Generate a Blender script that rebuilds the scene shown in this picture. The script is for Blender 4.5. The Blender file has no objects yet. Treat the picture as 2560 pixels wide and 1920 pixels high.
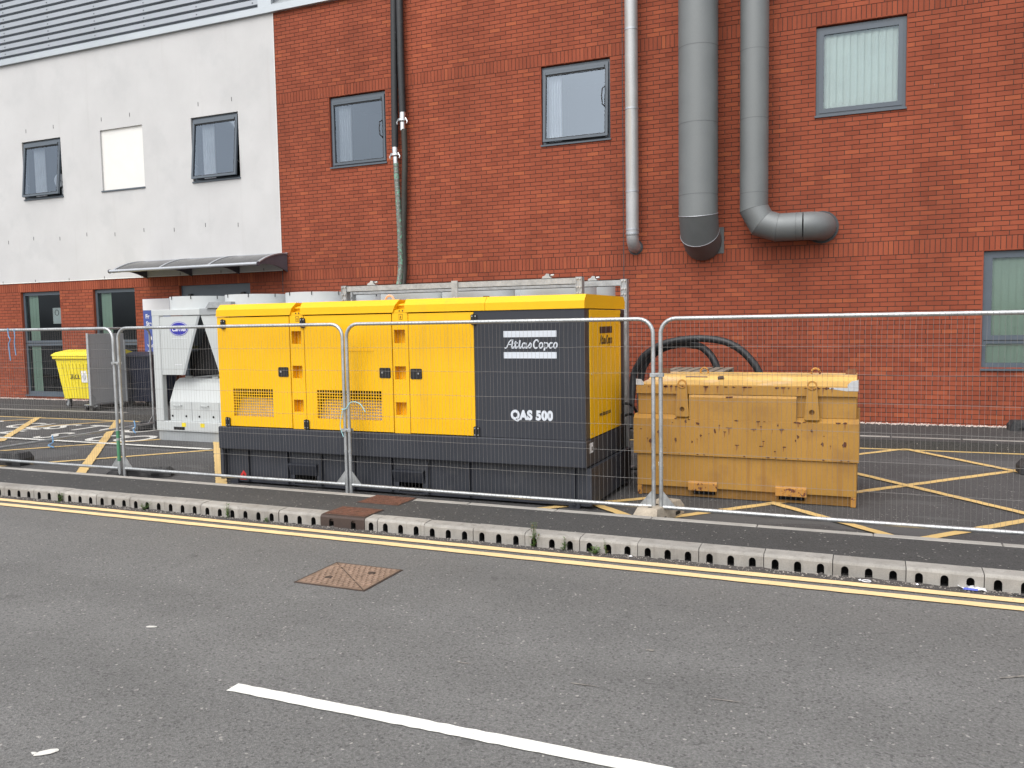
import bpy, math, random
from mathutils import Vector, Matrix
import numpy as np

random.seed(7)
scene = bpy.context.scene
col = scene.collection
R = math.radians

# ------------------------------------------------------------------ camera
CAM_YAW, CAM_PITCH, CAM_ROLL = 0.4031, 0.0745, -0.0173
fw = Vector((-math.sin(CAM_YAW) * math.cos(CAM_PITCH), math.cos(CAM_YAW) * math.cos(CAM_PITCH), -math.sin(CAM_PITCH)))
rt = Vector((math.cos(CAM_YAW), math.sin(CAM_YAW), 0))
up = rt.cross(fw)
r2 = rt * math.cos(CAM_ROLL) + up * math.sin(CAM_ROLL)
u2 = -rt * math.sin(CAM_ROLL) + up * math.cos(CAM_ROLL)
cam_d = bpy.data.cameras.new('camera')
cam = bpy.data.objects.new('camera', cam_d)
col.objects.link(cam)
mw = Matrix((r2, u2, -fw)).transposed().to_4x4()
mw.translation = Vector((0, 0, 1.9))
cam.matrix_world = mw
cam_d.sensor_width = 36
cam_d.lens = 29.29
cam_d.clip_end = 500
cam_d.clip_start = 0.05
scene.camera = cam

# ------------------------------------------------------------------ sky, sun, exposure
SUN_EL, SUN_AZ = R(54), R(187)          # azimuth measured from +Y, clockwise seen from above
world = bpy.data.worlds.new('World')
scene.world = world
world.use_nodes = True
wn, wl = world.node_tree.nodes, world.node_tree.links
wn.clear()
wo = wn.new('ShaderNodeOutputWorld')
bg = wn.new('ShaderNodeBackground')
sky = wn.new('ShaderNodeTexSky')
sky.sky_type = 'NISHITA'
sky.sun_disc = False
sky.sun_elevation = SUN_EL
sky.sun_rotation = SUN_AZ
sky.air_density = 1.0
sky.dust_density = 3.0
hs = wn.new('ShaderNodeHueSaturation')
hs.inputs['Saturation'].default_value = 0.22
cn = wn.new('ShaderNodeTexNoise')
cn.inputs['Scale'].default_value = 2.2
cn.inputs['Detail'].default_value = 5
cr = wn.new('ShaderNodeMapRange')
cr.inputs['From Min'].default_value = 0.3
cr.inputs['From Max'].default_value = 0.7
cr.inputs['To Min'].default_value = 0.8
cr.inputs['To Max'].default_value = 1.2
mulc = wn.new('ShaderNodeVectorMath')
mulc.operation = 'SCALE'
tc = wn.new('ShaderNodeTexCoord')
wl.new(tc.outputs['Generated'], cn.inputs['Vector'])
wl.new(cn.outputs['Fac'], cr.inputs['Value'])
wl.new(sky.outputs['Color'], hs.inputs['Color'])
wl.new(hs.outputs['Color'], mulc.inputs[0])
wl.new(cr.outputs['Result'], mulc.inputs['Scale'])
wl.new(mulc.outputs['Vector'], bg.inputs['Color'])
bg.inputs['Strength'].default_value = 0.15
wl.new(bg.outputs['Background'], wo.inputs['Surface'])

sun_d = bpy.data.lights.new('sun', 'SUN')
sun_d.energy = 1.1
sun_d.angle = R(85)
sun_d.color = (1.0, 0.965, 0.92)
sun = bpy.data.objects.new('sun', sun_d)
col.objects.link(sun)
sdir = Vector((math.sin(SUN_AZ) * math.cos(SUN_EL), math.cos(SUN_AZ) * math.cos(SUN_EL), math.sin(SUN_EL)))
sun.rotation_euler = sdir.to_track_quat('Z', 'Y').to_euler()
sun.location = (0, 0, 20)

vs = scene.view_settings
vs.view_transform = 'Standard'
vs.look = 'None'
vs.gamma = 1
vs.use_curve_mapping = False
vs.exposure = 0.68
scene.render.engine = 'CYCLES'
scene.cycles.max_bounces = 7
scene.cycles.diffuse_bounces = 3
scene.cycles.glossy_bounces = 3
scene.cycles.transparent_max_bounces = 8
scene.render.resolution_x, scene.render.resolution_y = 1024, 768

# ------------------------------------------------------------------ materials
MATS = {}


def nodes_of(name):
    m = bpy.data.materials.new(name)
    m.use_nodes = True
    nt = m.node_tree
    b = nt.nodes['Principled BSDF']
    MATS[name] = m
    return m, nt, nt.nodes, nt.links, b


def noise(N, L, vec, scale, detail=3, rough=0.55):
    n = N.new('ShaderNodeTexNoise')
    n.inputs['Scale'].default_value = scale
    n.inputs['Detail'].default_value = detail
    n.inputs['Roughness'].default_value = rough
    if vec is not None:
        L.new(vec, n.inputs['Vector'])
    return n.outputs['Fac']


def maprange(N, L, val, a, b, c, d):
    n = N.new('ShaderNodeMapRange')
    for k, v in zip(('From Min', 'From Max', 'To Min', 'To Max'), (a, b, c, d)):
        n.inputs[k].default_value = v
    L.new(val, n.inputs['Value'])
    return n.outputs['Result']


def mixc(N, L, fac, a, b, mode='MIX'):
    n = N.new('ShaderNodeMix')
    n.data_type = 'RGBA'
    n.blend_type = mode
    if isinstance(fac, (int, float)):
        n.inputs['Factor'].default_value = fac
    else:
        L.new(fac, n.inputs['Factor'])
    for s, v in ((6, a), (7, b)):
        if isinstance(v, tuple):
            n.inputs[s].default_value = (*v[:3], 1)
        else:
            L.new(v, n.inputs[s])
    return n.outputs[2]


def math_n(N, L, op, a, b=None):
    n = N.new('ShaderNodeMath')
    n.operation = op
    for i, v in enumerate((a, b)):
        if v is None:
            continue
        if isinstance(v, (int, float)):
            n.inputs[i].default_value = v
        else:
            L.new(v, n.inputs[i])
    return n.outputs[0]


def bump(N, L, b, h, strength, dist=0.01):
    n = N.new('ShaderNodeBump')
    n.inputs['Strength'].default_value = strength
    n.inputs['Distance'].default_value = dist
    L.new(h, n.inputs['Height'])
    L.new(n.outputs['Normal'], b.inputs['Normal'])


def position(N):
    return N.new('ShaderNodeNewGeometry').outputs['Position']


def mat(name, c, rough=0.55, metal=0.0, var=0.12, scale=4.0, fine=60.0, chip=None, chip_t=0.68, chip_scale=9, spec=0.5, bmp=0.0, dirt=None, streak=None, objvar=0.0):
    """plain painted or bare surface: patchy tone, fine grain, optional chips / dirt patches / vertical streaks"""
    m, nt, N, L, b = nodes_of(name)
    P = position(N)
    n1 = noise(N, L, P, scale, 4)
    n2 = noise(N, L, P, fine, 2)
    f = maprange(N, L, n1, 0.3, 0.7, 1 - var, 1 + var)
    f2 = maprange(N, L, n2, 0.3, 0.7, 1 - var * 0.5, 1 + var * 0.5)
    ff = math_n(N, L, 'MULTIPLY', f, f2)
    if objvar:
        oi = N.new('ShaderNodeObjectInfo')
        ff = math_n(N, L, 'MULTIPLY', ff, maprange(N, L, oi.outputs['Random'], 0, 1, 1 - objvar, 1 + objvar))
    vm = N.new('ShaderNodeVectorMath')
    vm.operation = 'SCALE'
    vm.inputs[0].default_value = c
    L.new(ff, vm.inputs['Scale'])
    colr = vm.outputs['Vector']
    if dirt:
        dn = noise(N, L, P, dirt[1], 6, 0.65)
        colr = mixc(N, L, maprange(N, L, dn, dirt[2], dirt[2] + 0.12, 0, dirt[3]), colr, dirt[0])
    if streak:
        mp = N.new('ShaderNodeMapping')
        mp.inputs['Scale'].default_value = (streak[1], streak[1], streak[1] * 0.06)
        L.new(P, mp.inputs['Vector'])
        sn = noise(N, L, mp.outputs['Vector'], 1.0, 4)
        colr = mixc(N, L, maprange(N, L, sn, streak[2], streak[2] + 0.16, 0, streak[3]), colr, streak[0])
    rough_s = maprange(N, L, n1, 0.3, 0.7, max(0.02, rough - 0.08), min(1, rough + 0.08))
    if chip:
        cnz = noise(N, L, P, chip_scale, 5, 0.7)
        cf = maprange(N, L, cnz, chip_t, chip_t + 0.015, 0, 1)
        colr = mixc(N, L, cf, colr, chip)
    L.new(colr, b.inputs['Base Color'])
    L.new(rough_s, b.inputs['Roughness'])
    b.inputs['Metallic'].default_value = metal
    b.inputs['Specular IOR Level'].default_value = spec
    if bmp:
        bump(N, L, b, n2, bmp, 0.004)
    return m


def brick_mat(name, bw, bh, half):
    """each brick takes its own tone from its place in the bond"""
    m, nt, N, L, b = nodes_of(name)
    P = position(N)
    sp = N.new('ShaderNodeSeparateXYZ')
    L.new(P, sp.inputs[0])
    x, z = sp.outputs[0], sp.outputs[2]
    row = math_n(N, L, 'FLOOR', math_n(N, L, 'DIVIDE', math_n(N, L, 'SUBTRACT', z, BZ0 - 5 * 0.075), bh))
    if half:
        off = math_n(N, L, 'MULTIPLY', math_n(N, L, 'MODULO', row, 2.0), bw / 2)
        xx = math_n(N, L, 'ADD', x, off)
    else:
        xx = x
    colm = math_n(N, L, 'FLOOR', math_n(N, L, 'DIVIDE', math_n(N, L, 'ADD', xx, 60.0), bw))
    cb = N.new('ShaderNodeCombineXYZ')
    L.new(row, cb.inputs[0])
    L.new(colm, cb.inputs[1])
    wnz = N.new('ShaderNodeTexWhiteNoise')
    L.new(cb.outputs[0], wnz.inputs['Vector'])
    ramp = N.new('ShaderNodeValToRGB')
    e = ramp.color_ramp.elements
    e[0].position = 0.0
    e[0].color = (0.238, 0.058, 0.030, 1)
    e[1].position = 1.0
    e[1].color = (0.345, 0.093, 0.042, 1)
    for pos, cc in ((0.2, (0.262, 0.065, 0.034)), (0.8, (0.292, 0.074, 0.038)), (0.95, (0.315, 0.081, 0.04))):
        q = e.new(pos)
        q.color = (*cc, 1)
    L.new(wnz.outputs['Value'], ramp.inputs['Fac'])
    big = noise(N, L, P, 0.55, 4, 0.6)
    mid = noise(N, L, P, 7.0, 3)
    fin = noise(N, L, P, 140, 2)
    mps = N.new('ShaderNodeMapping')
    mps.inputs['Scale'].default_value = (1.6, 1.6, 0.22)
    L.new(P, mps.inputs['Vector'])
    stk = noise(N, L, mps.outputs['Vector'], 1.0, 4, 0.6)
    f = math_n(N, L, 'MULTIPLY', maprange(N, L, big, 0.3, 0.7, 0.86, 1.1), maprange(N, L, mid, 0.3, 0.7, 0.97, 1.03))
    f = math_n(N, L, 'MULTIPLY', f, maprange(N, L, fin, 0.3, 0.7, 0.88, 1.12))
    f = math_n(N, L, 'MULTIPLY', f, maprange(N, L, stk, 0.35, 0.65, 0.88, 1.06))
    vm = N.new('ShaderNodeVectorMath')
    vm.operation = 'SCALE'
    L.new(ramp.outputs['Color'], vm.inputs[0])
    L.new(f, vm.inputs['Scale'])
    # lime bloom: sparse pale streaks
    mp = N.new('ShaderNodeMapping')
    mp.inputs['Scale'].default_value = (9, 9, 2.2)
    L.new(P, mp.inputs['Vector'])
    ln = noise(N, L, mp.outputs['Vector'], 1.0, 4, 0.7)
    out = mixc(N, L, maprange(N, L, ln, 0.72, 0.79, 0, 0.5), vm.outputs['Vector'], (0.55, 0.42, 0.36))
    L.new(out, b.inputs['Base Color'])
    b.inputs['Roughness'].default_value = 0.88
    b.inputs['Specular IOR Level'].default_value = 0.25
    bump(N, L, b, fin, 0.35, 0.003)
    return m


BZ0 = 2.867 - 37 * 0.075    # bottom of the lowest brick course


def asphalt(name, c, agg=1.0, patches=None):
    m, nt, N, L, b = nodes_of(name)
    P = position(N)
    v = N.new('ShaderNodeTexVoronoi')
    v.inputs['Scale'].default_value = 130 * agg
    L.new(P, v.inputs['Vector'])
    v2 = N.new('ShaderNodeTexVoronoi')
    v2.inputs['Scale'].default_value = 85
    L.new(P, v2.inputs['Vector'])
    n2 = noise(N, L, P, 60 * agg, 3, 0.8)
    mpt = N.new('ShaderNodeMapping')
    mpt.inputs['Scale'].default_value = (0.12, 0.8, 1)
    L.new(P, mpt.inputs['Vector'])
    big = noise(N, L, mpt.outputs['Vector'], 1.3, 3)
    mid = noise(N, L, P, 1.7, 4)
    bw = N.new('ShaderNodeSeparateColor')
    L.new(v.outputs['Color'], bw.inputs[0])
    f = maprange(N, L, bw.outputs[0], 0, 1, 0.82, 1.18)
    f = math_n(N, L, 'MULTIPLY', f, maprange(N, L, n2, 0.32, 0.68, 0.72, 1.28))
    f = math_n(N, L, 'MULTIPLY', f, maprange(N, L, big, 0.3, 0.7, 0.9, 1.09))
    f = math_n(N, L, 'MULTIPLY', f, maprange(N, L, mid, 0.3, 0.7, 0.93, 1.07))
    vm = N.new('ShaderNodeVectorMath')
    vm.operation = 'SCALE'
    vm.inputs[0].default_value = c
    L.new(f, vm.inputs['Scale'])
    colr = vm.outputs['Vector']
    bw2 = N.new('ShaderNodeSeparateColor')
    L.new(v2.outputs['Color'], bw2.inputs[0])
    colr = mixc(N, L, maprange(N, L, bw2.outputs[1], 0.992, 0.994, 0, 0.6), colr, (0.42, 0.40, 0.37))
    colr = mixc(N, L, maprange(N, L, bw2.outputs[2], 0.92, 0.94, 0, 0.5), colr, (c[0] * 0.35, c[1] * 0.35, c[2] * 0.35))
    if patches:
        mp = N.new('ShaderNodeMapping')
        mp.inputs['Scale'].default_value = (0.5, 1.3, 1)
        L.new(P, mp.inputs['Vector'])
        pn = noise(N, L, mp.outputs['Vector'], 0.9, 5, 0.6)
        colr = mixc(N, L, maprange(N, L, pn, 0.55, 0.57, 0, 0.7), colr, patches)
    if name == 'asphalt_road':
        sp = N.new('ShaderNodeSeparateXYZ')
        L.new(P, sp.inputs[0])
        g1 = maprange(N, L, sp.outputs[1], 4.7, 6.2, 0, 0.32)
        g2 = maprange(N, L, mid, 0.35, 0.65, 0.3, 1)
        colr = mixc(N, L, math_n(N, L, 'MULTIPLY', g1, g2), colr, (0.105, 0.094, 0.083))
        so = noise(N, L, P, 2.6, 3, 0.5)
        colr = mixc(N, L, maprange(N, L, so, 0.69, 0.74, 0, 0.35), colr, (0.05, 0.049, 0.048))
    L.new(colr, b.inputs['Base Color'])
    b.inputs['Roughness'].default_value = 0.9
    b.inputs['Specular IOR Level'].default_value = 0.3
    bump(N, L, b, math_n(N, L, 'ADD', v.outputs['Distance'], n2), 0.45, 0.006)
    return m


def paint(name, c, wear=0.62, edge=None):
    """road paint with worn specks"""
    m, nt, N, L, b = nodes_of(name)
    P = position(N)
    n1 = noise(N, L, P, 30, 6, 0.75)
    n2 = noise(N, L, P, 2.5, 3)
    f = maprange(N, L, n2, 0.3, 0.7, 0.92, 1.05)
    vm = N.new('ShaderNodeVectorMath')
    vm.operation = 'SCALE'
    vm.inputs[0].default_value = c
    L.new(f, vm.inputs['Scale'])
    out = mixc(N, L, maprange(N, L, n1, wear, wear + 0.06, 0, 0.8), vm.outputs['Vector'], (0.09, 0.085, 0.08))
    L.new(out, b.inputs['Base Color'])
    b.inputs['Roughness'].default_value = 0.7
    bump(N, L, b, n1, 0.3, 0.004)
    return m


def glass_mat(name, tint, refl=1.75):
    m = bpy.data.materials.new(name)
    m.use_nodes = True
    MATS[name] = m
    N, L = m.node_tree.nodes, m.node_tree.links
    N.clear()
    o = N.new('ShaderNodeOutputMaterial')
    mx = N.new('ShaderNodeMixShader')
    fr = N.new('ShaderNodeFresnel')
    fr.inputs['IOR'].default_value = refl
    tr = N.new('ShaderNodeBsdfTransparent')
    tr.inputs['Color'].default_value = (*tint, 1)
    gl = N.new('ShaderNodeBsdfGlossy')
    gl.inputs['Roughness'].default_value = 0.015
    gl.inputs['Color'].default_value = (0.74, 0.86, 1, 1)
    P = position(N)
    nz = noise(N, L, P, 0.9, 1)
    bp = N.new('ShaderNodeBump')
    bp.inputs['Strength'].default_value = 0.05
    bp.inputs['Distance'].default_value = 0.1
    L.new(nz, bp.inputs['Height'])
    L.new(bp.outputs['Normal'], gl.inputs['Normal'])
    L.new(fr.outputs[0], mx.inputs[0])
    L.new(tr.outputs[0], mx.inputs[1])
    L.new(gl.outputs[0], mx.inputs[2])
    L.new(mx.outputs[0], o.inputs['Surface'])
    return m


brick_mat('brick_stretcher', 0.225, 0.075, True)
brick_mat('brick_soldier', 0.075, 0.9, False)
mat('mortar', (0.055, 0.036, 0.03), 0.95, var=0.2, fine=120)
mat('render', (0.52, 0.518, 0.516), 0.9, var=0.05, scale=1.2, fine=90, bmp=0.15, dirt=((0.445, 0.45, 0.45), 1.1, 0.54, 0.4), streak=((0.44, 0.43, 0.42), 5, 0.60, 0.3))
mat('panel_white', (0.72, 0.71, 0.68), 0.6, var=0.03)
mat('cladding', (0.33, 0.355, 0.385), 0.4, metal=0.4, var=0.07, scale=0.8)
mat('cladding_dark', (0.10, 0.11, 0.125), 0.5, var=0.1)
mat('flashing', (0.42, 0.455, 0.48), 0.4, metal=0.4, var=0.06, scale=1)
mat('frame_grey', (0.075, 0.095, 0.118), 0.4, var=0.08)
mat('gasket', (0.012, 0.013, 0.015), 0.6)
mat('room', (0.035, 0.04, 0.047), 0.9)
mat('room_dark', (0.03, 0.032, 0.036), 0.9)
mat('curtain', (0.85, 0.86, 0.88), 0.9, var=0.05)
mat('blind', (0.88, 0.95, 0.90), 0.85, var=0.05, scale=2)
mat('blind_green', (0.48, 0.60, 0.50), 0.85, var=0.07, scale=2)
mat('fan_plastic', (0.8, 0.82, 0.85), 0.5)
mat('paper', (0.7, 0.7, 0.7), 0.8)
glass_mat('glass', (0.88, 0.92, 0.95), 2.3)
glass_mat('glass_clear', (0.86, 0.90, 0.88), 1.6)
glass_mat('glass_dark', (0.72, 0.78, 0.76), 1.5)
asphalt('asphalt_road', (0.148, 0.146, 0.142))
asphalt('asphalt_yard', (0.074, 0.072, 0.072), 1.2, patches=(0.10, 0.099, 0.099))
asphalt('asphalt_foot', (0.060, 0.059, 0.058), 1.3)
asphalt('asphalt_gutter', (0.072, 0.066, 0.062), 0.8)
mat('grit', (0.26, 0.235, 0.21), 0.9, var=0.5, scale=40, fine=70)
mat('gravel', (0.55, 0.47, 0.42), 0.9, var=0.4, scale=40, fine=70)
paint('yellow_paint', (0.78, 0.56, 0.29), 0.625)
paint('yellow_old', (0.62, 0.43, 0.17), 0.61)
paint('white_paint', (0.78, 0.775, 0.72), 0.63)
paint('white_old', (0.62, 0.61, 0.57), 0.58)
mat('road_scuff', (0.21, 0.195, 0.175), 0.9, var=0.3, scale=30)
mat('kerb_concrete', (0.30, 0.285, 0.26), 0.9, var=0.16, scale=7, fine=110, bmp=0.3, dirt=((0.17, 0.155, 0.135), 3.5, 0.55, 0.6), streak=((0.15, 0.135, 0.12), 16, 0.54, 0.5), objvar=0.12)
mat('edging_concrete', (0.31, 0.295, 0.27), 0.9, var=0.15, scale=6, fine=100, bmp=0.3, dirt=((0.22, 0.2, 0.19), 5, 0.57, 0.5))
mat('hole_shade', (0.008, 0.008, 0.008), 0.95)  # near-black colour standing in for the shade inside holes, slots and pockets
mat('rust_plate', (0.115, 0.048, 0.03), 0.8, var=0.3, scale=14, fine=60, bmp=0.3, chip=(0.24, 0.16, 0.125), chip_t=0.64, chip_scale=24)
mat('rust_iron', (0.27, 0.185, 0.135), 0.75, var=0.2, scale=9, fine=60)
mat('iron_dark', (0.05, 0.033, 0.027), 0.7, var=0.2, scale=10)
mat('iron_worn', (0.20, 0.137, 0.10), 0.6, var=0.2, scale=9)
mat('gen_yellow', (0.82, 0.45, 0.005), 0.38, var=0.04, scale=1.5, spec=0.35, streak=((0.55, 0.31, 0.03), 7, 0.60, 0.3), dirt=((0.6, 0.34, 0.03), 2.0, 0.6, 0.25))
mat('gen_yellow_end', (0.82, 0.45, 0.005), 0.4, var=0.04, scale=1.5, spec=0.35)
mat('gen_grey', (0.037, 0.040, 0.049), 0.42, var=0.06, scale=1.5, spec=0.3, streak=((0.065, 0.064, 0.063), 8, 0.58, 0.35))
mat('gen_grey_dirty', (0.027, 0.030, 0.039), 0.5, var=0.15, scale=2, dirt=((0.07, 0.07, 0.07), 3, 0.58, 0.4))
mat('black_plastic', (0.012, 0.012, 0.013), 0.45)
mat('steel_bolt', (0.5, 0.5, 0.5), 0.35, metal=0.8)
mat('decal_white', (0.62, 0.66, 0.72), 0.4, var=0.03)
mat('decal_black', (0.03, 0.018, 0.012), 0.5)
mat('decal_red', (0.55, 0.02, 0.02), 0.5)
mat('baffle', (0.60, 0.46, 0.38), 0.8, var=0.15, scale=6)
mat('orange_ring', (0.72, 0.36, 0.22), 0.5)
mat('tank_paint', (0.365, 0.19, 0.031), 0.5, var=0.08, scale=2.0, chip=(0.10, 0.03, 0.012), chip_t=0.69, chip_scale=8, dirt=((0.27, 0.135, 0.03), 2.2, 0.54, 0.6), streak=((0.25, 0.115, 0.025), 12, 0.57, 0.55))
mat('tank_top_lit', (0.66, 0.42, 0.13), 0.42, var=0.10, scale=2.5, chip=(0.3, 0.1, 0.04), chip_t=0.70, chip_scale=7, dirt=((0.75, 0.55, 0.36), 1.8, 0.54, 0.8))  # tank ochre lightened for bright top light, whitish patches too; rust chips real
mat('tank_edge', (0.42, 0.2, 0.035), 0.55, var=0.1, chip=(0.12, 0.035, 0.014), chip_t=0.58, chip_scale=14)
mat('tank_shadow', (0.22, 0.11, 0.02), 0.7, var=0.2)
mat('rusty_steel', (0.16, 0.065, 0.03), 0.8, var=0.35, scale=14)
mat('rusty_spot', (0.09, 0.03, 0.013), 0.85, var=0.3, scale=20)
mat('rust_run', (0.235, 0.10, 0.025), 0.7, var=0.25, scale=20)
mat('scuff_grey', (0.45, 0.46, 0.47), 0.5, var=0.1)
mat('splash_white', (0.75, 0.74, 0.7), 0.7)
mat('galv', (0.46, 0.475, 0.48), 0.42, metal=0.75, var=0.14, scale=9, fine=45)
mat('galv_dull', (0.36, 0.375, 0.385), 0.5, metal=0.6, var=0.18, scale=12, fine=40)
mat('wire', (0.23, 0.22, 0.21), 0.55, metal=0.35, var=0.1)
mat('green_tape', (0.07, 0.24, 0.12), 0.6)
mat('rubber', (0.028, 0.028, 0.03), 0.85, var=0.3, scale=12, bmp=0.3, dirt=((0.09, 0.088, 0.085), 6, 0.5, 0.6))
mat('concrete_foot', (0.36, 0.31, 0.245), 0.9, var=0.2, scale=8, bmp=0.4)
mat('twine_blue', (0.16, 0.33, 0.55), 0.7)
mat('twine_teal', (0.3, 0.55, 0.58), 0.7)
mat('chiller_white', (0.47, 0.495, 0.495), 0.45, var=0.04, scale=1.5)
mat('chiller_grey', (0.31, 0.33, 0.34), 0.5, var=0.06)
mat('cowl_white', (0.52, 0.545, 0.55), 0.4, var=0.03)
mat('coil_black', (0.006, 0.006, 0.007), 0.9)
mat('logo_blue', (0.02, 0.02, 0.30), 0.4)
mat('label_yellow', (0.75, 0.6, 0.03), 0.5)
mat('bin_yellow', (0.80, 0.66, 0.03), 0.45, var=0.05, scale=3)
mat('bin_navy', (0.012, 0.015, 0.03), 0.5, var=0.2)
mat('sheet_steel', (0.42, 0.44, 0.45), 0.32, metal=0.25, var=0.08, scale=2)
mat('sign_blue', (0.05, 0.085, 0.32), 0.45, var=0.05)
mat('sign_white', (0.70, 0.70, 0.74), 0.5, var=0.03)
mat('flue_grey', (0.162, 0.174, 0.176), 0.5, metal=0.25, var=0.06, scale=2.5)
mat('flue_dark', (0.12, 0.128, 0.13), 0.55, metal=0.2, var=0.08, scale=3)
mat('pipe_silver', (0.40, 0.405, 0.41), 0.45, metal=0.4, var=0.07, scale=3, streak=((0.34, 0.29, 0.22), 7, 0.52, 0.5))
mat('sealant', (0.06, 0.065, 0.07), 0.8)
mat('hose_black', (0.018, 0.019, 0.021), 0.5, var=0.2, scale=8, chip=(0.09, 0.095, 0.1), chip_t=0.66, chip_scale=14)
mat('hose_dark', (0.035, 0.033, 0.027), 0.6, var=0.2, scale=8)
mat('hose_clear', (0.14, 0.15, 0.13), 0.35, var=0.4, scale=20, chip=(0.16, 0.36, 0.25), chip_t=0.55, chip_scale=16)
mat('coupling', (0.6, 0.6, 0.6), 0.25, metal=0.9, var=0.15, scale=20)
mat('poly_smoke', (0.045, 0.045, 0.047), 0.2, var=0.1)
mat('alu', (0.42, 0.44, 0.47), 0.4, metal=0.5, var=0.05)
mat('canopy_end', (0.10, 0.10, 0.12), 0.5)
mat('wood', (0.20, 0.165, 0.13), 0.9, var=0.3, scale=6, fine=40)
mat('leaf', (0.07, 0.13, 0.025), 0.6, var=0.3, scale=20)
mat('leaf_dry', (0.13, 0.085, 0.04), 0.8, var=0.3, scale=20)
mat('cable', (0.012, 0.012, 0.012), 0.6)
mat('litter_white', (0.8, 0.8, 0.82), 0.7)
mat('litter_blue', (0.1, 0.13, 0.5), 0.6)

# ------------------------------------------------------------------ mesh helpers
ORG = {}


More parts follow.
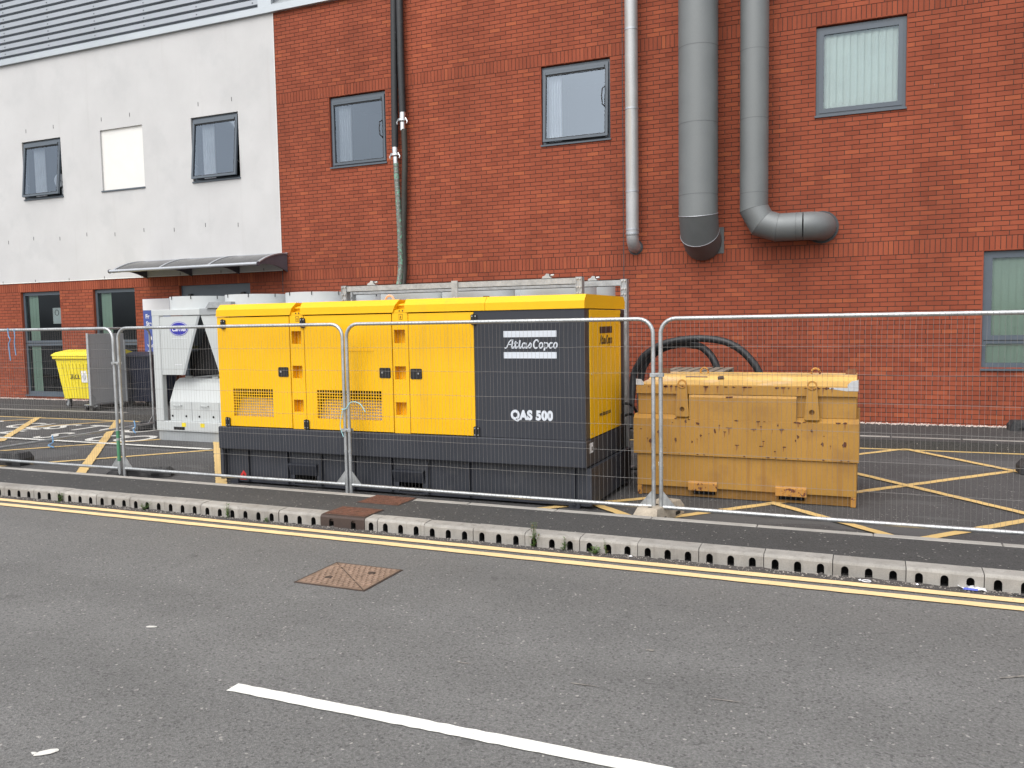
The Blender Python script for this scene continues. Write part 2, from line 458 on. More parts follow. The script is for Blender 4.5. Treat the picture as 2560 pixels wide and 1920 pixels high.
class M:
    def __init__(self):
        self.v, self.f = [], []

    def add(self, vs_, fs_):
        o = len(self.v)
        self.v += [tuple(q) for q in vs_]
        self.f += [tuple(i + o for i in q) for q in fs_]
        return self

    def box(self, x0, x1, y0, y1, z0, z1):
        return self.add([(x0, y0, z0), (x1, y0, z0), (x1, y1, z0), (x0, y1, z0), (x0, y0, z1), (x1, y0, z1), (x1, y1, z1), (x0, y1, z1)],
                        [(0, 3, 2, 1), (4, 5, 6, 7), (0, 1, 5, 4), (1, 2, 6, 5), (2, 3, 7, 6), (3, 0, 4, 7)])

    def bbox(self, x0, x1, y0, y1, z0, z1, c=0.004):
        """box with chamfered long edges (12 edges cut)"""
        vs_, fs_ = [], []
        X, Y, Z = (x0, x1), (y0, y1), (z0, z1)
        idx = {}
        for i in (0, 1):
            for j in (0, 1):
                for k in (0, 1):
                    sx, sy, sz = (1, -1)[i], (1, -1)[j], (1, -1)[k]
                    for a, d in (('x', (0, c * sy, c * sz)), ('y', (c * sx, 0, c * sz)), ('z', (c * sx, c * sy, 0))):
                        idx[i, j, k, a] = len(vs_)
                        vs_.append((X[i] + d[0], Y[j] + d[1], Z[k] + d[2]))
        for i in (0, 1):
            q = [idx[i, 0, 0, 'x'], idx[i, 1, 0, 'x'], idx[i, 1, 1, 'x'], idx[i, 0, 1, 'x']]
            fs_.append(q if i else q[::-1])
            q = [idx[0, i, 0, 'y'], idx[1, i, 0, 'y'], idx[1, i, 1, 'y'], idx[0, i, 1, 'y']]
            fs_.append(q[::-1] if i else q)
            q = [idx[0, 0, i, 'z'], idx[1, 0, i, 'z'], idx[1, 1, i, 'z'], idx[0, 1, i, 'z']]
            fs_.append(q if i else q[::-1])
        for a in (0, 1):
            for b_ in (0, 1):
                fs_.append([idx[0, a, b_, 'y'], idx[1, a, b_, 'y'], idx[1, a, b_, 'z'], idx[0, a, b_, 'z']])
                fs_.append([idx[a, 0, b_, 'x'], idx[a, 1, b_, 'x'], idx[a, 1, b_, 'z'], idx[a, 0, b_, 'z']])
                fs_.append([idx[a, b_, 0, 'x'], idx[a, b_, 1, 'x'], idx[a, b_, 1, 'y'], idx[a, b_, 0, 'y']])
        for i in (0, 1):
            for j in (0, 1):
                for k in (0, 1):
                    fs_.append([idx[i, j, k, 'x'], idx[i, j, k, 'y'], idx[i, j, k, 'z']])
        self.fix = True
        return self.add(vs_, fs_)

    def pane(self, x0, x1, y, z0, z1):
        return self.quad((x0, y, z0), (x1, y, z0), (x1, y, z1), (x0, y, z1))

    def quad(self, *p):
        return self.add(p, [tuple(range(len(p)))])

    def tube(self, path, r, n=10, caps=True, closed=False):
        path = [Vector(q) for q in path]
        k = len(path)
        rr = r if isinstance(r, (list, tuple)) else [r] * k
        rings = []
        t0 = (path[1] - path[0]).normalized()
        ref = Vector((0, 0, 1)) if abs(t0.z) < 0.9 else Vector((1, 0, 0))
        nrm = t0.cross(ref).normalized()
        for i in range(k):
            a = path[i - 1] if (i > 0 or closed) else path[i]
            b_ = path[(i + 1) % k] if (i < k - 1 or closed) else path[i]
            t = (b_ - a).normalized()
            nrm = (nrm - t * nrm.dot(t)).normalized()
            bn = t.cross(nrm)
            rings.append([path[i] + (nrm * math.cos(2 * math.pi * j / n) + bn * math.sin(2 * math.pi * j / n)) * rr[i] for j in range(n)])
        vs_ = [q for ring in rings for q in ring]
        fs_ = []
        for i in range(k if closed else k - 1):
            for j in range(n):
                a, b_ = i * n + j, i * n + (j + 1) % n
                c, d = ((i + 1) % k) * n + (j + 1) % n, ((i + 1) % k) * n + j
                fs_.append((a, b_, c, d))
        if caps and not closed:
            fs_.append(tuple(range(n - 1, -1, -1)))
            fs_.append(tuple((k - 1) * n + j for j in range(n)))
        self.smooth = True
        return self.add(vs_, fs_)

    def mitred(self, path, r, n=36):
        """straight pipe lengths meeting in mitre joints (lobster-back bend)"""
        path = [Vector(q) for q in path]
        t_in = (path[1] - path[0]).normalized()
        ref = Vector((0, 1, 0)) if abs(t_in.y) < 0.9 else Vector((1, 0, 0))
        nrm = t_in.cross(ref).normalized()
        rings = []
        for i, c in enumerate(path):
            ti = (c - path[i - 1]).normalized() if i else t_in
            to = (path[i + 1] - c).normalized() if i < len(path) - 1 else ti
            nrm = (nrm - ti * nrm.dot(ti)).normalized()
            bn = ti.cross(nrm)
            nn = (ti + to).normalized()
            ring_ = []
            for j in range(n):
                o = (nrm * math.cos(2 * math.pi * j / n) + bn * math.sin(2 * math.pi * j / n)) * r
                ring_.append(c + o - ti * (o.dot(nn) / ti.dot(nn)))
            rings.append(ring_)
        self.rings = rings
        k = len(path)
        self.smooth = True
        return self.add([q for g in rings for q in g], [(i * n + j, i * n + (j + 1) % n, (i + 1) * n + (j + 1) % n, (i + 1) * n + j) for i in range(k - 1) for j in range(n)])

    def prism(self, poly, axis, a, b):
        """poly: 2D points; axis 'x': (y,z) 'y': (x,z) 'z': (x,y)"""
        def P(u, v, w):
            return {'x': (w, u, v), 'y': (u, w, v), 'z': (u, v, w)}[axis]
        n = len(poly)
        vs_ = [P(u, v, a) for u, v in poly] + [P(u, v, b) for u, v in poly]
        fs_ = [tuple(range(n - 1, -1, -1)), tuple(range(n, 2 * n))] + [(i, (i + 1) % n, (i + 1) % n + n, i + n) for i in range(n)]
        self.fix = True
        return self.add(vs_, fs_)

    def plate(self, x0, x1, z0, z1, y, t, holes=(), back=True):
        """plate facing -Y with rectangular through holes (x0,x1,z0,z1)"""
        xs = sorted({x0, x1, *[q for h in holes for q in h[:2]]})
        zs = sorted({z0, z1, *[q for h in holes for q in h[2:]]})
        solid = {}
        for i in range(len(xs) - 1):
            for j in range(len(zs) - 1):
                cx, cz = (xs[i] + xs[i + 1]) / 2, (zs[j] + zs[j + 1]) / 2
                solid[i, j] = not any(h[0] < cx < h[1] and h[2] < cz < h[3] for h in holes)
        for (i, j), s in solid.items():
            if not s:
                continue
            a, b_, c, d = xs[i], xs[i + 1], zs[j], zs[j + 1]
            self.quad((a, y, c), (b_, y, c), (b_, y, d), (a, y, d))
            if back:
                self.quad((a, y + t, d), (b_, y + t, d), (b_, y + t, c), (a, y + t, c))
            if not solid.get((i - 1, j)):
                self.quad((a, y + t, c), (a, y, c), (a, y, d), (a, y + t, d))
            if not solid.get((i + 1, j)):
                self.quad((b_, y, c), (b_, y + t, c), (b_, y + t, d), (b_, y, d))
            if not solid.get((i, j - 1)):
                self.quad((a, y + t, c), (b_, y + t, c), (b_, y, c), (a, y, c))
            if not solid.get((i, j + 1)):
                self.quad((a, y, d), (b_, y, d), (b_, y + t, d), (a, y + t, d))
        return self

    def build(self, name, material, parent=None, org=None, kind=None, smooth=None, label=None):
        if org is None:
            org = ORG.get(parent.name, Vector((0, 0, 0))) if parent else Vector((0, 0, 0))
        org = Vector(org)
        me = bpy.data.meshes.new(name)
        va = np.array(self.v, dtype=np.float64) - np.array(org)
        me.from_pydata(va.tolist(), [], self.f)
        if getattr(self, 'fix', False) and len(self.f) < 60000:
            import bmesh
            bm = bmesh.new()
            bm.from_mesh(me)
            bmesh.ops.recalc_face_normals(bm, faces=bm.faces)
            bm.to_mesh(me)
            bm.free()
        if isinstance(material, str):
            me.materials.append(MATS[material])
        o = bpy.data.objects.new(name, me)
        col.objects.link(o)
        ORG[o.name] = org
        if parent:
            o.parent = parent
        else:
            o.location = org
        if smooth if smooth is not None else getattr(self, 'smooth', False):
            me.polygons.foreach_set('use_smooth', [True] * len(me.polygons))
            me.set_sharp_from_angle(angle=R(40))
        if kind:
            o['kind'] = kind
        if label:
            o['label'] = label
        return o


def thing(name, label, cat, loc=(0, 0, 0), group=None):
    o = bpy.data.objects.new(name, None)
    o.empty_display_size = 0.2
    col.objects.link(o)
    o.location = loc
    ORG[o.name] = Vector(loc)
    return tag(o, label, cat, group)


def tag(o, label, cat, group=None):
    o['label'] = label
    o['category'] = cat
    if group:
        o['group'] = group
    return o


def link_part(name, mesh, loc, parent, org):
    o = bpy.data.objects.new(name, mesh)
    col.objects.link(o)
    o.parent = parent
    o.location = Vector(loc) - Vector(org)
    return o


def text(name, s, size, material, parent, loc, rot=(R(90), 0, 0), shear=0.0, bold=0.0, extr=0.0006, sx=1.0, space=1.0, align='LEFT'):
    cu = bpy.data.curves.new(name, 'FONT')
    cu.body = s
    cu.size = size
    cu.shear = shear
    cu.offset = bold
    cu.extrude = extr
    cu.space_character = space
    cu.align_x = align
    cu.materials.append(MATS[material])
    o = bpy.data.objects.new(name, cu)
    col.objects.link(o)
    bpy.context.view_layer.update()
    me = bpy.data.meshes.new_from_object(o.evaluated_get(bpy.context.evaluated_depsgraph_get()))
    bpy.data.objects.remove(o)
    if not me.materials:
        me.materials.append(MATS[material])
    o = bpy.data.objects.new(name, me)
    col.objects.link(o)
    org = ORG.get(parent.name, Vector((0, 0, 0)))
    o.parent = parent
    o.location = Vector(loc) - org
    o.rotation_euler = rot
    o.scale = (sx, 1, 1)
    ORG[o.name] = org
    return o


def arc(cx, cz, r, a0, a1, n=8):
    return [(cx + r * math.cos(R(a0 + (a1 - a0) * i / n)), cz + r * math.sin(R(a0 + (a1 - a0) * i / n))) for i in range(n + 1)]


def rrect(x0, x1, z0, z1, r, n=4):
    return arc(x1 - r, z1 - r, r, 0, 90, n) + arc(x0 + r, z1 - r, r, 90, 180, n) + arc(x0 + r, z0 + r, r, 180, 270, n) + arc(x1 - r, z0 + r, r, 270, 360, n)


def spline(pts, k=6):
    """smooth curve through the given points"""
    P_ = [Vector(q) for q in pts]
    out = []
    for i in range(len(P_) - 1):
        a, b_, c, d = P_[max(i - 1, 0)], P_[i], P_[i + 1], P_[min(i + 2, len(P_) - 1)]
        for j in range(k):
            t = j / k
            out.append(0.5 * ((2 * b_) + (c - a) * t + (2 * a - 5 * b_ + 4 * c - d) * t * t + (3 * b_ - a - 3 * c + d) * t ** 3))
    return out + [P_[-1]]


def disc(cx, cz, r, n=12):
    return [(cx + r * math.cos(2 * math.pi * i / n), cz + r * math.sin(2 * math.pi * i / n)) for i in range(n)]


def strip2d(p, q, w):
    """four corners of a painted strip from p to q"""
    d = (Vector(q) - Vector(p)).normalized()
    n = Vector((-d.y, d.x)) * w / 2
    return [tuple(Vector(p) - n), tuple(Vector(q) - n), tuple(Vector(q) + n), tuple(Vector(p) + n)]


def wobble_strip(m, p, q, w, z, step=0.12, amp=0.004):
    """painted line with slightly ragged edges, laid as a thin film"""
    p, q = Vector(p), Vector(q)
    ln = (q - p).length
    k = max(2, int(ln / step))
    d = (q - p) / ln
    n = Vector((-d.y, d.x))
    vs_ = []
    for i in range(k + 1):
        c = p + d * ln * i / k
        a = c - n * (w / 2 + random.uniform(-amp, amp))
        b_ = c + n * (w / 2 + random.uniform(-amp, amp))
        vs_ += [(a.x, a.y, z), (b_.x, b_.y, z)]
    fs_ = [(2 * i, 2 * i + 2, 2 * i + 3, 2 * i + 1) for i in range(k)]
    return m.add(vs_, fs_)


D = 14.85      # facade plane
PAV = 0.134    # footway along the facade

# ================================================================== GROUND
road = M().quad((-160, -120, 0), (160, -120, 0), (160, 160, 0), (-160, 160, 0)).build('road', 'asphalt_road', kind='structure')
road['label'] = 'grey asphalt road in front of the fenced yard'
gut = M().quad((-30, 6.30, 0.004), (12, 6.30, 0.004), (12, 6.43, 0.004), (-30, 6.43, 0.004)).build('gutter', 'asphalt_gutter', road)
for y0, y1 in ((6.205, 6.295), (6.035, 6.125)):
    m = M()
    wobble_strip(m, (-30, (y0 + y1) / 2), (12, (y0 + y1) / 2), y1 - y0, 0.008)
    m.build('yellow_line', 'yellow_paint', road)
m = M()
wobble_strip(m, (-3.055, 3.335), (2.2, 3.335), 0.088, 0.006, 0.05, 0.004)
m.build('white_line', 'white_paint', road)
# grit swept into the gutter
m = M()
for i in range(2600):
    x, y = random.uniform(-11, 2.5), 6.425 - abs(random.gauss(0, 0.05))
    r = random.uniform(0.002, 0.006) if random.random() < 0.9 else random.uniform(0.006, 0.012)
    a = random.uniform(0, 6.28)
    p = [(x + r * math.cos(a + k * 1.57), y + r * math.sin(a + k * 1.57), 0.005) for k in range(4)]
    m.add(p + [(x, y, 0.005 + r)], [(0, 1, 4), (1, 2, 4), (2, 3, 4), (3, 0, 4)])
m.build('grit', 'grit', road, kind='stuff')
m = M()
for i in range(60):
    x, L_, w_, h_ = random.uniform(-11, 2), random.uniform(.05, .22), random.uniform(.012, .035), random.uniform(.004, .014)
    n = 7
    base = [(x + L_ * (k / (n - 1) - .5), 6.418 - w_ * math.sin(math.pi * k / (n - 1)) * random.uniform(.7, 1.2), .005) for k in range(n)]
    top = [(x + L_ * (k / (n - 1) - .5), 6.425, .005 + h_ * math.sin(math.pi * k / (n - 1)) * random.uniform(.7, 1.2)) for k in range(n)]
    m.add(base + top, [(k, k + 1, n + k + 1, n + k) for k in range(n - 1)])
m.build('silt', 'asphalt_gutter', road, kind='stuff')
# dabs of paint and scuffs on the road
for (x, y, sx, sy, a, mm) in ((-4.17, 3.85, .05, .022, .3, 'white_old'), (-3.37, 2.5, .06, .025, .9, 'white_old'), (-1.12, 4.59, .035, .014, .1, 'road_scuff'), (-3.42, 2.47, .02, .012, 0, 'white_old'),
                              (-1.35, 4.02, .09, .006, .05, 'road_scuff'), (-0.62, 4.1, .10, .006, .08, 'road_scuff'), (0.80, 4.95, .20, .010, .55, 'road_scuff'), (-2.05, 4.05, .05, .006, 0, 'road_scuff')):
    n = 9
    pts = []
    for i in range(n):
        q = 2 * math.pi * i / n
        rr = random.uniform(0.65, 1.1)
        u, v = sx * rr * math.cos(q), sy * rr * math.sin(q)
        pts.append((x + u * math.cos(a) - v * math.sin(a), y + u * math.sin(a) + v * math.cos(a), 0.005))
    M().quad(*pts).build('paint_dab', mm, road)

# yard (hatched bay)
yard = M().quad((-40, 7.30, 0.004), (20, 7.30, 0.004), (20, 13.3, 0.004), (-40, 12.4, 0.004)).build('yard', 'asphalt_yard', kind='structure')
yard['label'] = 'dark asphalt yard with worn yellow hatching behind the fence'
Z1 = 0.009


MK = [0]


def mark(p, q, w=0.1, mt='yellow_old', z=Z1):
    MK[0] += 1
    z = z + MK[0] * 0.0004
    m_ = M()
    wobble_strip(m_, p, q, w, z, 0.08, 0.006)
    return m_.build('hatch_line' if 'yellow' in mt else 'bay_line', mt, yard)


def kerb_y(x):
    return 13.17 + min(0, (x + 3) * 0.032)


mark((-22, kerb_y(-22) - .23), (6, kerb_y(6) - .2), 0.09)
# rising lines (towards upper right) and falling lines, cut where they meet the borders
for p, q in (((-2.05, 7.45), (1.95, 11.8)), ((-0.55, 11.72), (0.5, 12.93)), ((0.2, 7.45), (2.6, 10.1)),
             ((-13.7, 7.5), (-11.0, 10.65)), ((-11.35, 7.6), (-8.6, 10.6)), ((-17.2, 11.2), (-16.27, 12.3)), ((-15.0, 11.15), (-14.1, 12.5)), ((-3.4, 7.4), (-2.1, 8.6))):
    mark(p, q, 0.1, 'yellow_old', Z1)
for p, q in (((2.1, 10.85), (0.5, 12.93)), ((2.2, 8.1), (-0.7, 11.4)), ((-0.89, 8.76), (0.45, 7.5)), ((-16.5, 12.5), (-13.6, 9.55)), ((-14.35, 12.7), (-9.2, 7.45)), ((-9.9, 10.7), (-6.9, 7.5)), ((-2.62, 8.16), (-2.0, 7.62))):
    mark(p, q, 0.13 if p[0] < -3 else 0.1, 'yellow_old', Z1 + 0.003)
mark((-14.4, 9.9), (-9.3, 9.9), 0.11, 'white_old', Z1 + 0.006)
# stretched lettering on the yard surface
for s, x, y in (('S', -16.9, 11.1), ('C', -15.75, 11.05), ('U', -15.15, 11.05), ('S', -14.6, 11.07), ('T', -14.0, 11.1), ('O', -13.3, 11.12), ('O', -12.75, 11.15), ('E', -14.9, 10.35), ('S', -13.6, 10.1), ('C', -12.45, 10.1), ('O', -11.9, 10.2)):
    text('road_letter', s, 1.0, 'white_old', yard, (x, y, Z1 + 0.002), rot=(0, 0, 0), sx=0.85, bold=0.012, extr=0.001)

# -------------------------------------------------- raised footway strip between road and yard
foot = M().box(-40, 20, 6.56, 7.24, -0.2, 0.1185).build('footway', 'asphalt_foot', kind='structure')
foot['label'] = 'narrow raised asphalt footway strip between road and yard'
KY = 6.42


def kerb_mesh(L, nh, name, mt):
    m_ = M()
    zt, w, zs = 0.096, 0.0255, 0.057
    prof = [(0.0, zt), (0.008, 0.108), (0.022, 0.117), (0.15, 0.122)]
    xs = [0.0]
    cs = [L * (2 * i + 1) / (2 * nh) for i in range(nh)]
    fz = -0.02
    for c in cs:
        a = [(c + w * math.cos(R(180 - 180 * i / 8)), zs + w * 1.1 * math.sin(R(180 * i / 8))) for i in range(9)]
        m_.quad((xs[-1], 0, fz), (c - w, 0, fz), (c - w, 0, zs), (c - w, 0, zt), (xs[-1], 0, zt))
        for i in range(8):
            (ax, az), (bx, bz) = a[i], a[i + 1]
            m_.quad((ax, 0, az), (bx, 0, bz), (bx, 0, zt), (ax, 0, zt))
            m_.quad((ax, 0.11, az), (bx, 0.11, bz), (bx, 0, bz), (ax, 0, az))
        m_.quad((c - w, 0.11, fz), (c - w, 0.11, zs), (c - w, 0, zs), (c - w, 0, fz))
        m_.quad((c + w, 0, fz), (c + w, 0, zs), (c + w, 0.11, zs), (c + w, 0.11, fz))
        m_.quad((c - w, 0, 0.003), (c + w, 0, 0.003), (c + w, 0.11, 0.003), (c - w, 0.11, 0.003))
        m_.quad(*([(c - w, 0.11, fz), (c + w, 0.11, fz)] + [(x, 0.11, z) for x, z in a[::-1]]))
        xs.append(c + w)
    m_.quad((xs[-1], 0, fz), (L, 0, fz), (L, 0, zt), (xs[-1], 0, zt))
    for (ya, za), (yb, zb) in zip(prof, prof[1:]):
        m_.quad((0, ya, za), (L, ya, za), (L, yb, zb), (0, yb, zb))
    side = [(0, fz)] + prof + [(0.15, fz)]
    m_.quad(*[(0, y, z) for y, z in side[::-1]])
    m_.quad(*[(L, y, z) for y, z in side])
    me = bpy.data.meshes.new(name)
    me.from_pydata(m_.v, [], m_.f)
    me.materials.append(MATS[mt])
    me.materials.append(MATS['hole_shade'])
    for p_ in me.polygons:       # near-black paints in the shade of the drain chamber behind the openings
        ys = [me.vertices[i].co.y for i in p_.vertices]
        if max(ys) > 0.1 and max(ys) < 0.12:
            p_.material_index = 1
    return me


KL = 0.4868
kb = kerb_mesh(KL - 0.006, 3, 'kerb_block', 'kerb_concrete')
x = 0.765 + KL * 4
xs_ = []
while x > -12.5:
    x -= KL
    if x > -4.3 and x + KL > -4.24 and x >= -4.2:
        xs_.append(x)
    elif x + KL < -4.7:
        xs_.append(x)
    if -4.3 < x < -3.9:
        x = -4.73
for x in xs_:
    o = link_part('kerb_block', kb, (x + 0.003, KY + random.uniform(-.004, .003), random.uniform(-.004, .002)), foot, (0, 0, 0))
    o.rotation_euler.z = random.uniform(-.006, .006)
lft = min([q for q in xs_ if q > -4.24])
link_part('kerb_block', kerb_mesh(lft + 4.236 - 0.004, 1, 'kerb_closer', 'kerb_concrete'), (-4.236, KY, 0), foot, (0, 0, 0))
# cast-iron inlet unit in the kerb line
kiron = kerb_mesh(0.486, 2, 'kerb_inlet', 'iron_dark')
iu = link_part('iron_kerb_inlet', kiron, (-4.726, KY - 0.004, 0.001), foot, (0, 0, 0))
iu['label'] = 'dark rusty cast-iron inlet unit in the pale kerb line'
for nm, (x0, x1, y0, y1), ht in (('inlet_cover', (-4.70, -4.25, 6.445, 6.75), 0.128), ('inspection_cover', (-4.68, -4.22, 6.98, 7.335), 0.1245)):
    m = M().box(x0, x1, y0, y1, 0.06, ht)
    for i in range(9):
        for j in range(5):
            cx, cy = x0 + (i + .5 + .25 * (j % 2)) * (x1 - x0) / 9.4, y0 + (j + .5) * (y1 - y0) / 5
            m.box(cx - .017, cx + .017, cy - .008, cy + .008, ht, ht + 0.003)
    c = m.build(nm, 'rust_plate', foot)
    m = M()
    for a in ((x0 - .012, x1 + .012, y0 - .012, y0), (x0 - .012, x1 + .012, y1, y1 + .012), (x0 - .012, x0, y0, y1), (x1, x1 + .012, y0, y1)):
        m.box(*a, 0.06, ht - 0.003)
    m.build('cover_rim', 'iron_dark', c)
# pin kerb edging
eb = M().bbox(0.003, 0.912, 7.235, 7.33, -0.05, 0.1215, 0.006).build('edging_block', 'edging_concrete', foot)
eb.location = (1.9, 0, 0)
for i in range(1, 16):
    x = 1.9 - 0.915 * i
    if -5.2 < x < -4.1:
        continue
    link_part('edging_block', eb.data, (x, random.uniform(-.003, .003), random.uniform(-.002, .002)), foot, (0, 0, 0))
m = M().bbox(-5.14, -4.70, 7.235, 7.33, -0.05, 0.1215, 0.006).build('edging_block', 'edging_concrete', foot)
m = M().bbox(-4.2, -3.60, 7.235, 7.33, -0.05, 0.1215, 0.006).build('edging_block', 'edging_concrete', foot)

# -------------------------------------------------- footway along the building
m = M()
m.add([(-40, kerb_y(-40) + .12, -.1), (20, kerb_y(20) + .12, -.1), (20, D + .1, -.1), (-40, D + .1, -.1), (-40, kerb_y(-40) + .12, PAV), (20, kerb_y(20) + .12, PAV), (20, D + .1, PAV), (-40, D + .1, PAV)],
      [(4, 5, 6, 7), (0, 1, 5, 4)])
wfoot = m.build('building_footway', 'asphalt_foot', kind='structure')
wfoot['label'] = 'raised asphalt footway running along the brick wall'
wk = M().bbox(0.003, 0.912, 0, 0.125, -0.05, PAV + 0.003, 0.012).build('kerbstone', 'kerb_concrete', wfoot)
wk.location = (4, kerb_y(4), 0)
x = 4
for i in range(30):
    x -= 0.915
    o = link_part('kerbstone', wk.data, (x, kerb_y(x), random.uniform(-.003, .002) - (0.06 if -15.2 < x < -13.2 else 0)), wfoot, (0, 0, 0))
    if x < -3:
        o.rotation_euler.z = 0.032
m = M()
for i in range(5200):
    x = random.uniform(-21, 4.5)
    y = D - abs(random.gauss(0, 0.09)) - 0.01
    if y < D - 0.2:
        continue
    r = random.uniform(0.008, 0.02)
    a = random.uniform(0, 6.28)
    z = PAV + 0.002 + random.uniform(0, 0.012)
    p = [(x + r * math.cos(a + k * 1.57) * random.uniform(.7, 1.2), y + r * math.sin(a + k * 1.57) * random.uniform(.7, 1.2), z) for k in range(4)]
    m.add(p + [(x, y, z + r * .8), (x, y, z - r * .8)], [(0, 1, 4), (1, 2, 4), (2, 3, 4), (3, 0, 4), (1, 0, 5), (2, 1, 5), (3, 2, 5), (0, 3, 5)])
m.build('pebbles', 'gravel', wfoot, kind='stuff')

# ================================================================== BUILDING
bld = thing('brick_building', 'long red brick building with white rendered end and grey metal cladding above', 'building', (-6, D, PAV))
XL, XR, XB = -24.0, 6.0, -11.713
WIN = dict(w1=(-19.6, -18.235), w3=(-14.085, -12.742), r=(-10.36, -9.007), s=(-5.643, -4.312), t=(-0.828, 0.518))
WZ0, WZ1 = 5.18, 6.60
LOW = [(-20.0, -18.58, 0.237, 2.867), (-17.44, -16.06, 0.237, 2.867), (-14.67, -12.61, 0.10, 2.867), (1.65, 3.05, 1.042, 2.867)]
UPB = [(*WIN[k], WZ0, WZ1 + 0.017) for k in ('r', 's', 't')]
SOL1, SOL2 = 2.867, 2.867 + 0.225 + 47 * 0.075
RB = SOL1 + 0.225      # foot of the render
TOP = 8.54
holes_all = LOW + UPB
# mortar bed behind the bricks
M().plate(XL, XR, 0.0, RB, D + 0.007, 0.05, LOW, back=False).build('mortar_bed', 'mortar', bld)
M().plate(XB, XR, RB, TOP, D + 0.007, 0.05, UPB, back=False).build('mortar_bed', 'mortar', bld)
# movement joints
M().box(-4.088, -4.076, D - 0.003, D + 0.02, 0.13, TOP).build('movement_joint', 'sealant', bld)
M().box(-11.72, -11.708, D - 0.0025, D + 0.02, 0.13, RB).build('movement_joint', 'sealant', bld)

bricks = []     # (x0,x1,z0,z1,soldier)


def clip_add(x0, x1, z0, z1, sold):
    segs = [(x0, x1)]
    for h in holes_all:
        if z1 > h[2] + 0.02 and z0 < h[3] - 0.02:
            ns = []
            for a, b_ in segs:
                if b_ <= h[0] or a >= h[1]:
                    ns.append((a, b_))
                else:
                    if a < h[0]:
                        ns.append((a, h[0] - 0.001))
                    if b_ > h[1]:
                        ns.append((h[1] + 0.001, b_))
            segs = ns
    for j in (-4.082, -11.714):
        segs = [q for a, b_ in segs for q in (((a, j - .006), (j + .006, b_)) if a < j < b_ else ((a, b_),))]
    for a, b_ in segs:
        if b_ - a > 0.012:
            bricks.append((a, b_, z0, z1, sold))


row = 0
while True:
    z0 = BZ0 + row * 0.075
    if z0 > TOP - 0.03:
        break
    inS = (SOL1 - .01 < z0 < RB - .01) or (SOL2 - .01 < z0 < SOL2 + 0.225 - .01)
    xl = XL if z0 < RB - 0.01 else XB
    if inS:
        if abs(z0 - SOL1) < .01 or abs(z0 - SOL2) < .01:
            k = math.floor((xl + 60) / 0.075)
            while True:
                a = k * 0.075 - 60
                k += 1
                if a >= XR:
                    break
                clip_add(max(a + .005, xl), min(a + .07, XR), z0 + .005, z0 + .22, True)
    else:
        off = ((row + 5) % 2) * 0.1125
        k = math.floor((xl + off + 60) / 0.225)
        while True:
            a = k * 0.225 - 60 - off
            k += 1
            if a >= XR:
                break
            a0, a1 = max(a + .005, xl), min(a + .22, XR)
            if a1 - a0 > 0.012:
                clip_add(a0, a1, z0 + .005, min(z0 + .07, TOP), False)
    row += 1


def proj_ok(x, z):
    v = Vector((x, D, z - 1.9))
    d = v.dot(fw)
    px, py = 1280 + 2082.6 * v.dot(r2) / d, 960 - 2082.6 * v.dot(u2) / d
    return d, px, py


cand = []
for i, (a, b_, z0, z1, s_) in enumerate(bricks):
    if s_ or abs(b_ - a - 0.215) > 1e-4 or abs(z1 - z0 - 0.065) > 1e-4:
        continue
    d, px, py = proj_ok((a + b_) / 2, (z0 + z1) / 2)
    if 15 < px < 2545 and 10 < py < 1050 and not (py > 760 and px < 2170):
        cand.append((d, i))
cand.sort()
own = {i for d, i in cand[:300]}
bm_ = M().box(-.1075, .1075, 0, .02, -.0325, .0325).build('brick', 'brick_stretcher', bld, org=(0, 0, 0))
first = True
for i in sorted(own):
    a, b_, z0, z1, s_ = bricks[i]
    loc = Vector(((a + b_) / 2, D + random.uniform(-.0012, .0012), (z0 + z1) / 2)) - ORG[bld.name]
    if first:
        bm_.location = loc
        first = False
        continue
    o = bpy.data.objects.new('brick', bm_.data)
    col.objects.link(o)
    o.parent = bld
    o.location = loc
for sold, nm, mt in ((False, 'brick_courses', 'brick_stretcher'), (True, 'soldier_bricks', 'brick_soldier')):
    V, F = [], []
    for i, (a, b_, z0, z1, s_) in enumerate(bricks):
        if s_ != sold or i in own:
            continue
        y = D + random.uniform(-.0012, .0012) - (0.0015 if sold else 0)
        n = len(V)
        yb = D + 0.02
        V += [(a, y, z0), (b_, y, z0), (b_, y, z1), (a, y, z1), (a, yb, z0), (b_, yb, z0), (b_, yb, z1), (a, yb, z1)]
        F += [(n, n + 1, n + 2, n + 3), (n + 1, n + 5, n + 6, n + 2), (n + 4, n, n + 3, n + 7), (n + 3, n + 2, n + 6, n + 7), (n + 4, n + 5, n + 1, n)]
    m = M()
    m.v, m.f = V, F
    m.build(nm, mt, bld, kind='stuff')

# reveals of the openings
for h in holes_all:
    m = M()
    x0, x1, z0, z1 = h
    for a in ((x0 - .02, x0 + .0015), (x1 - .0015, x1 + .02)):
        m.box(a[0], a[1], D + .004, D + .13, z0, z1)
    m.box(x0, x1, D + .004, D + .13, z1 - .0015, z1 + .02)
    m.build('opening_reveal', 'brick_soldier', bld)

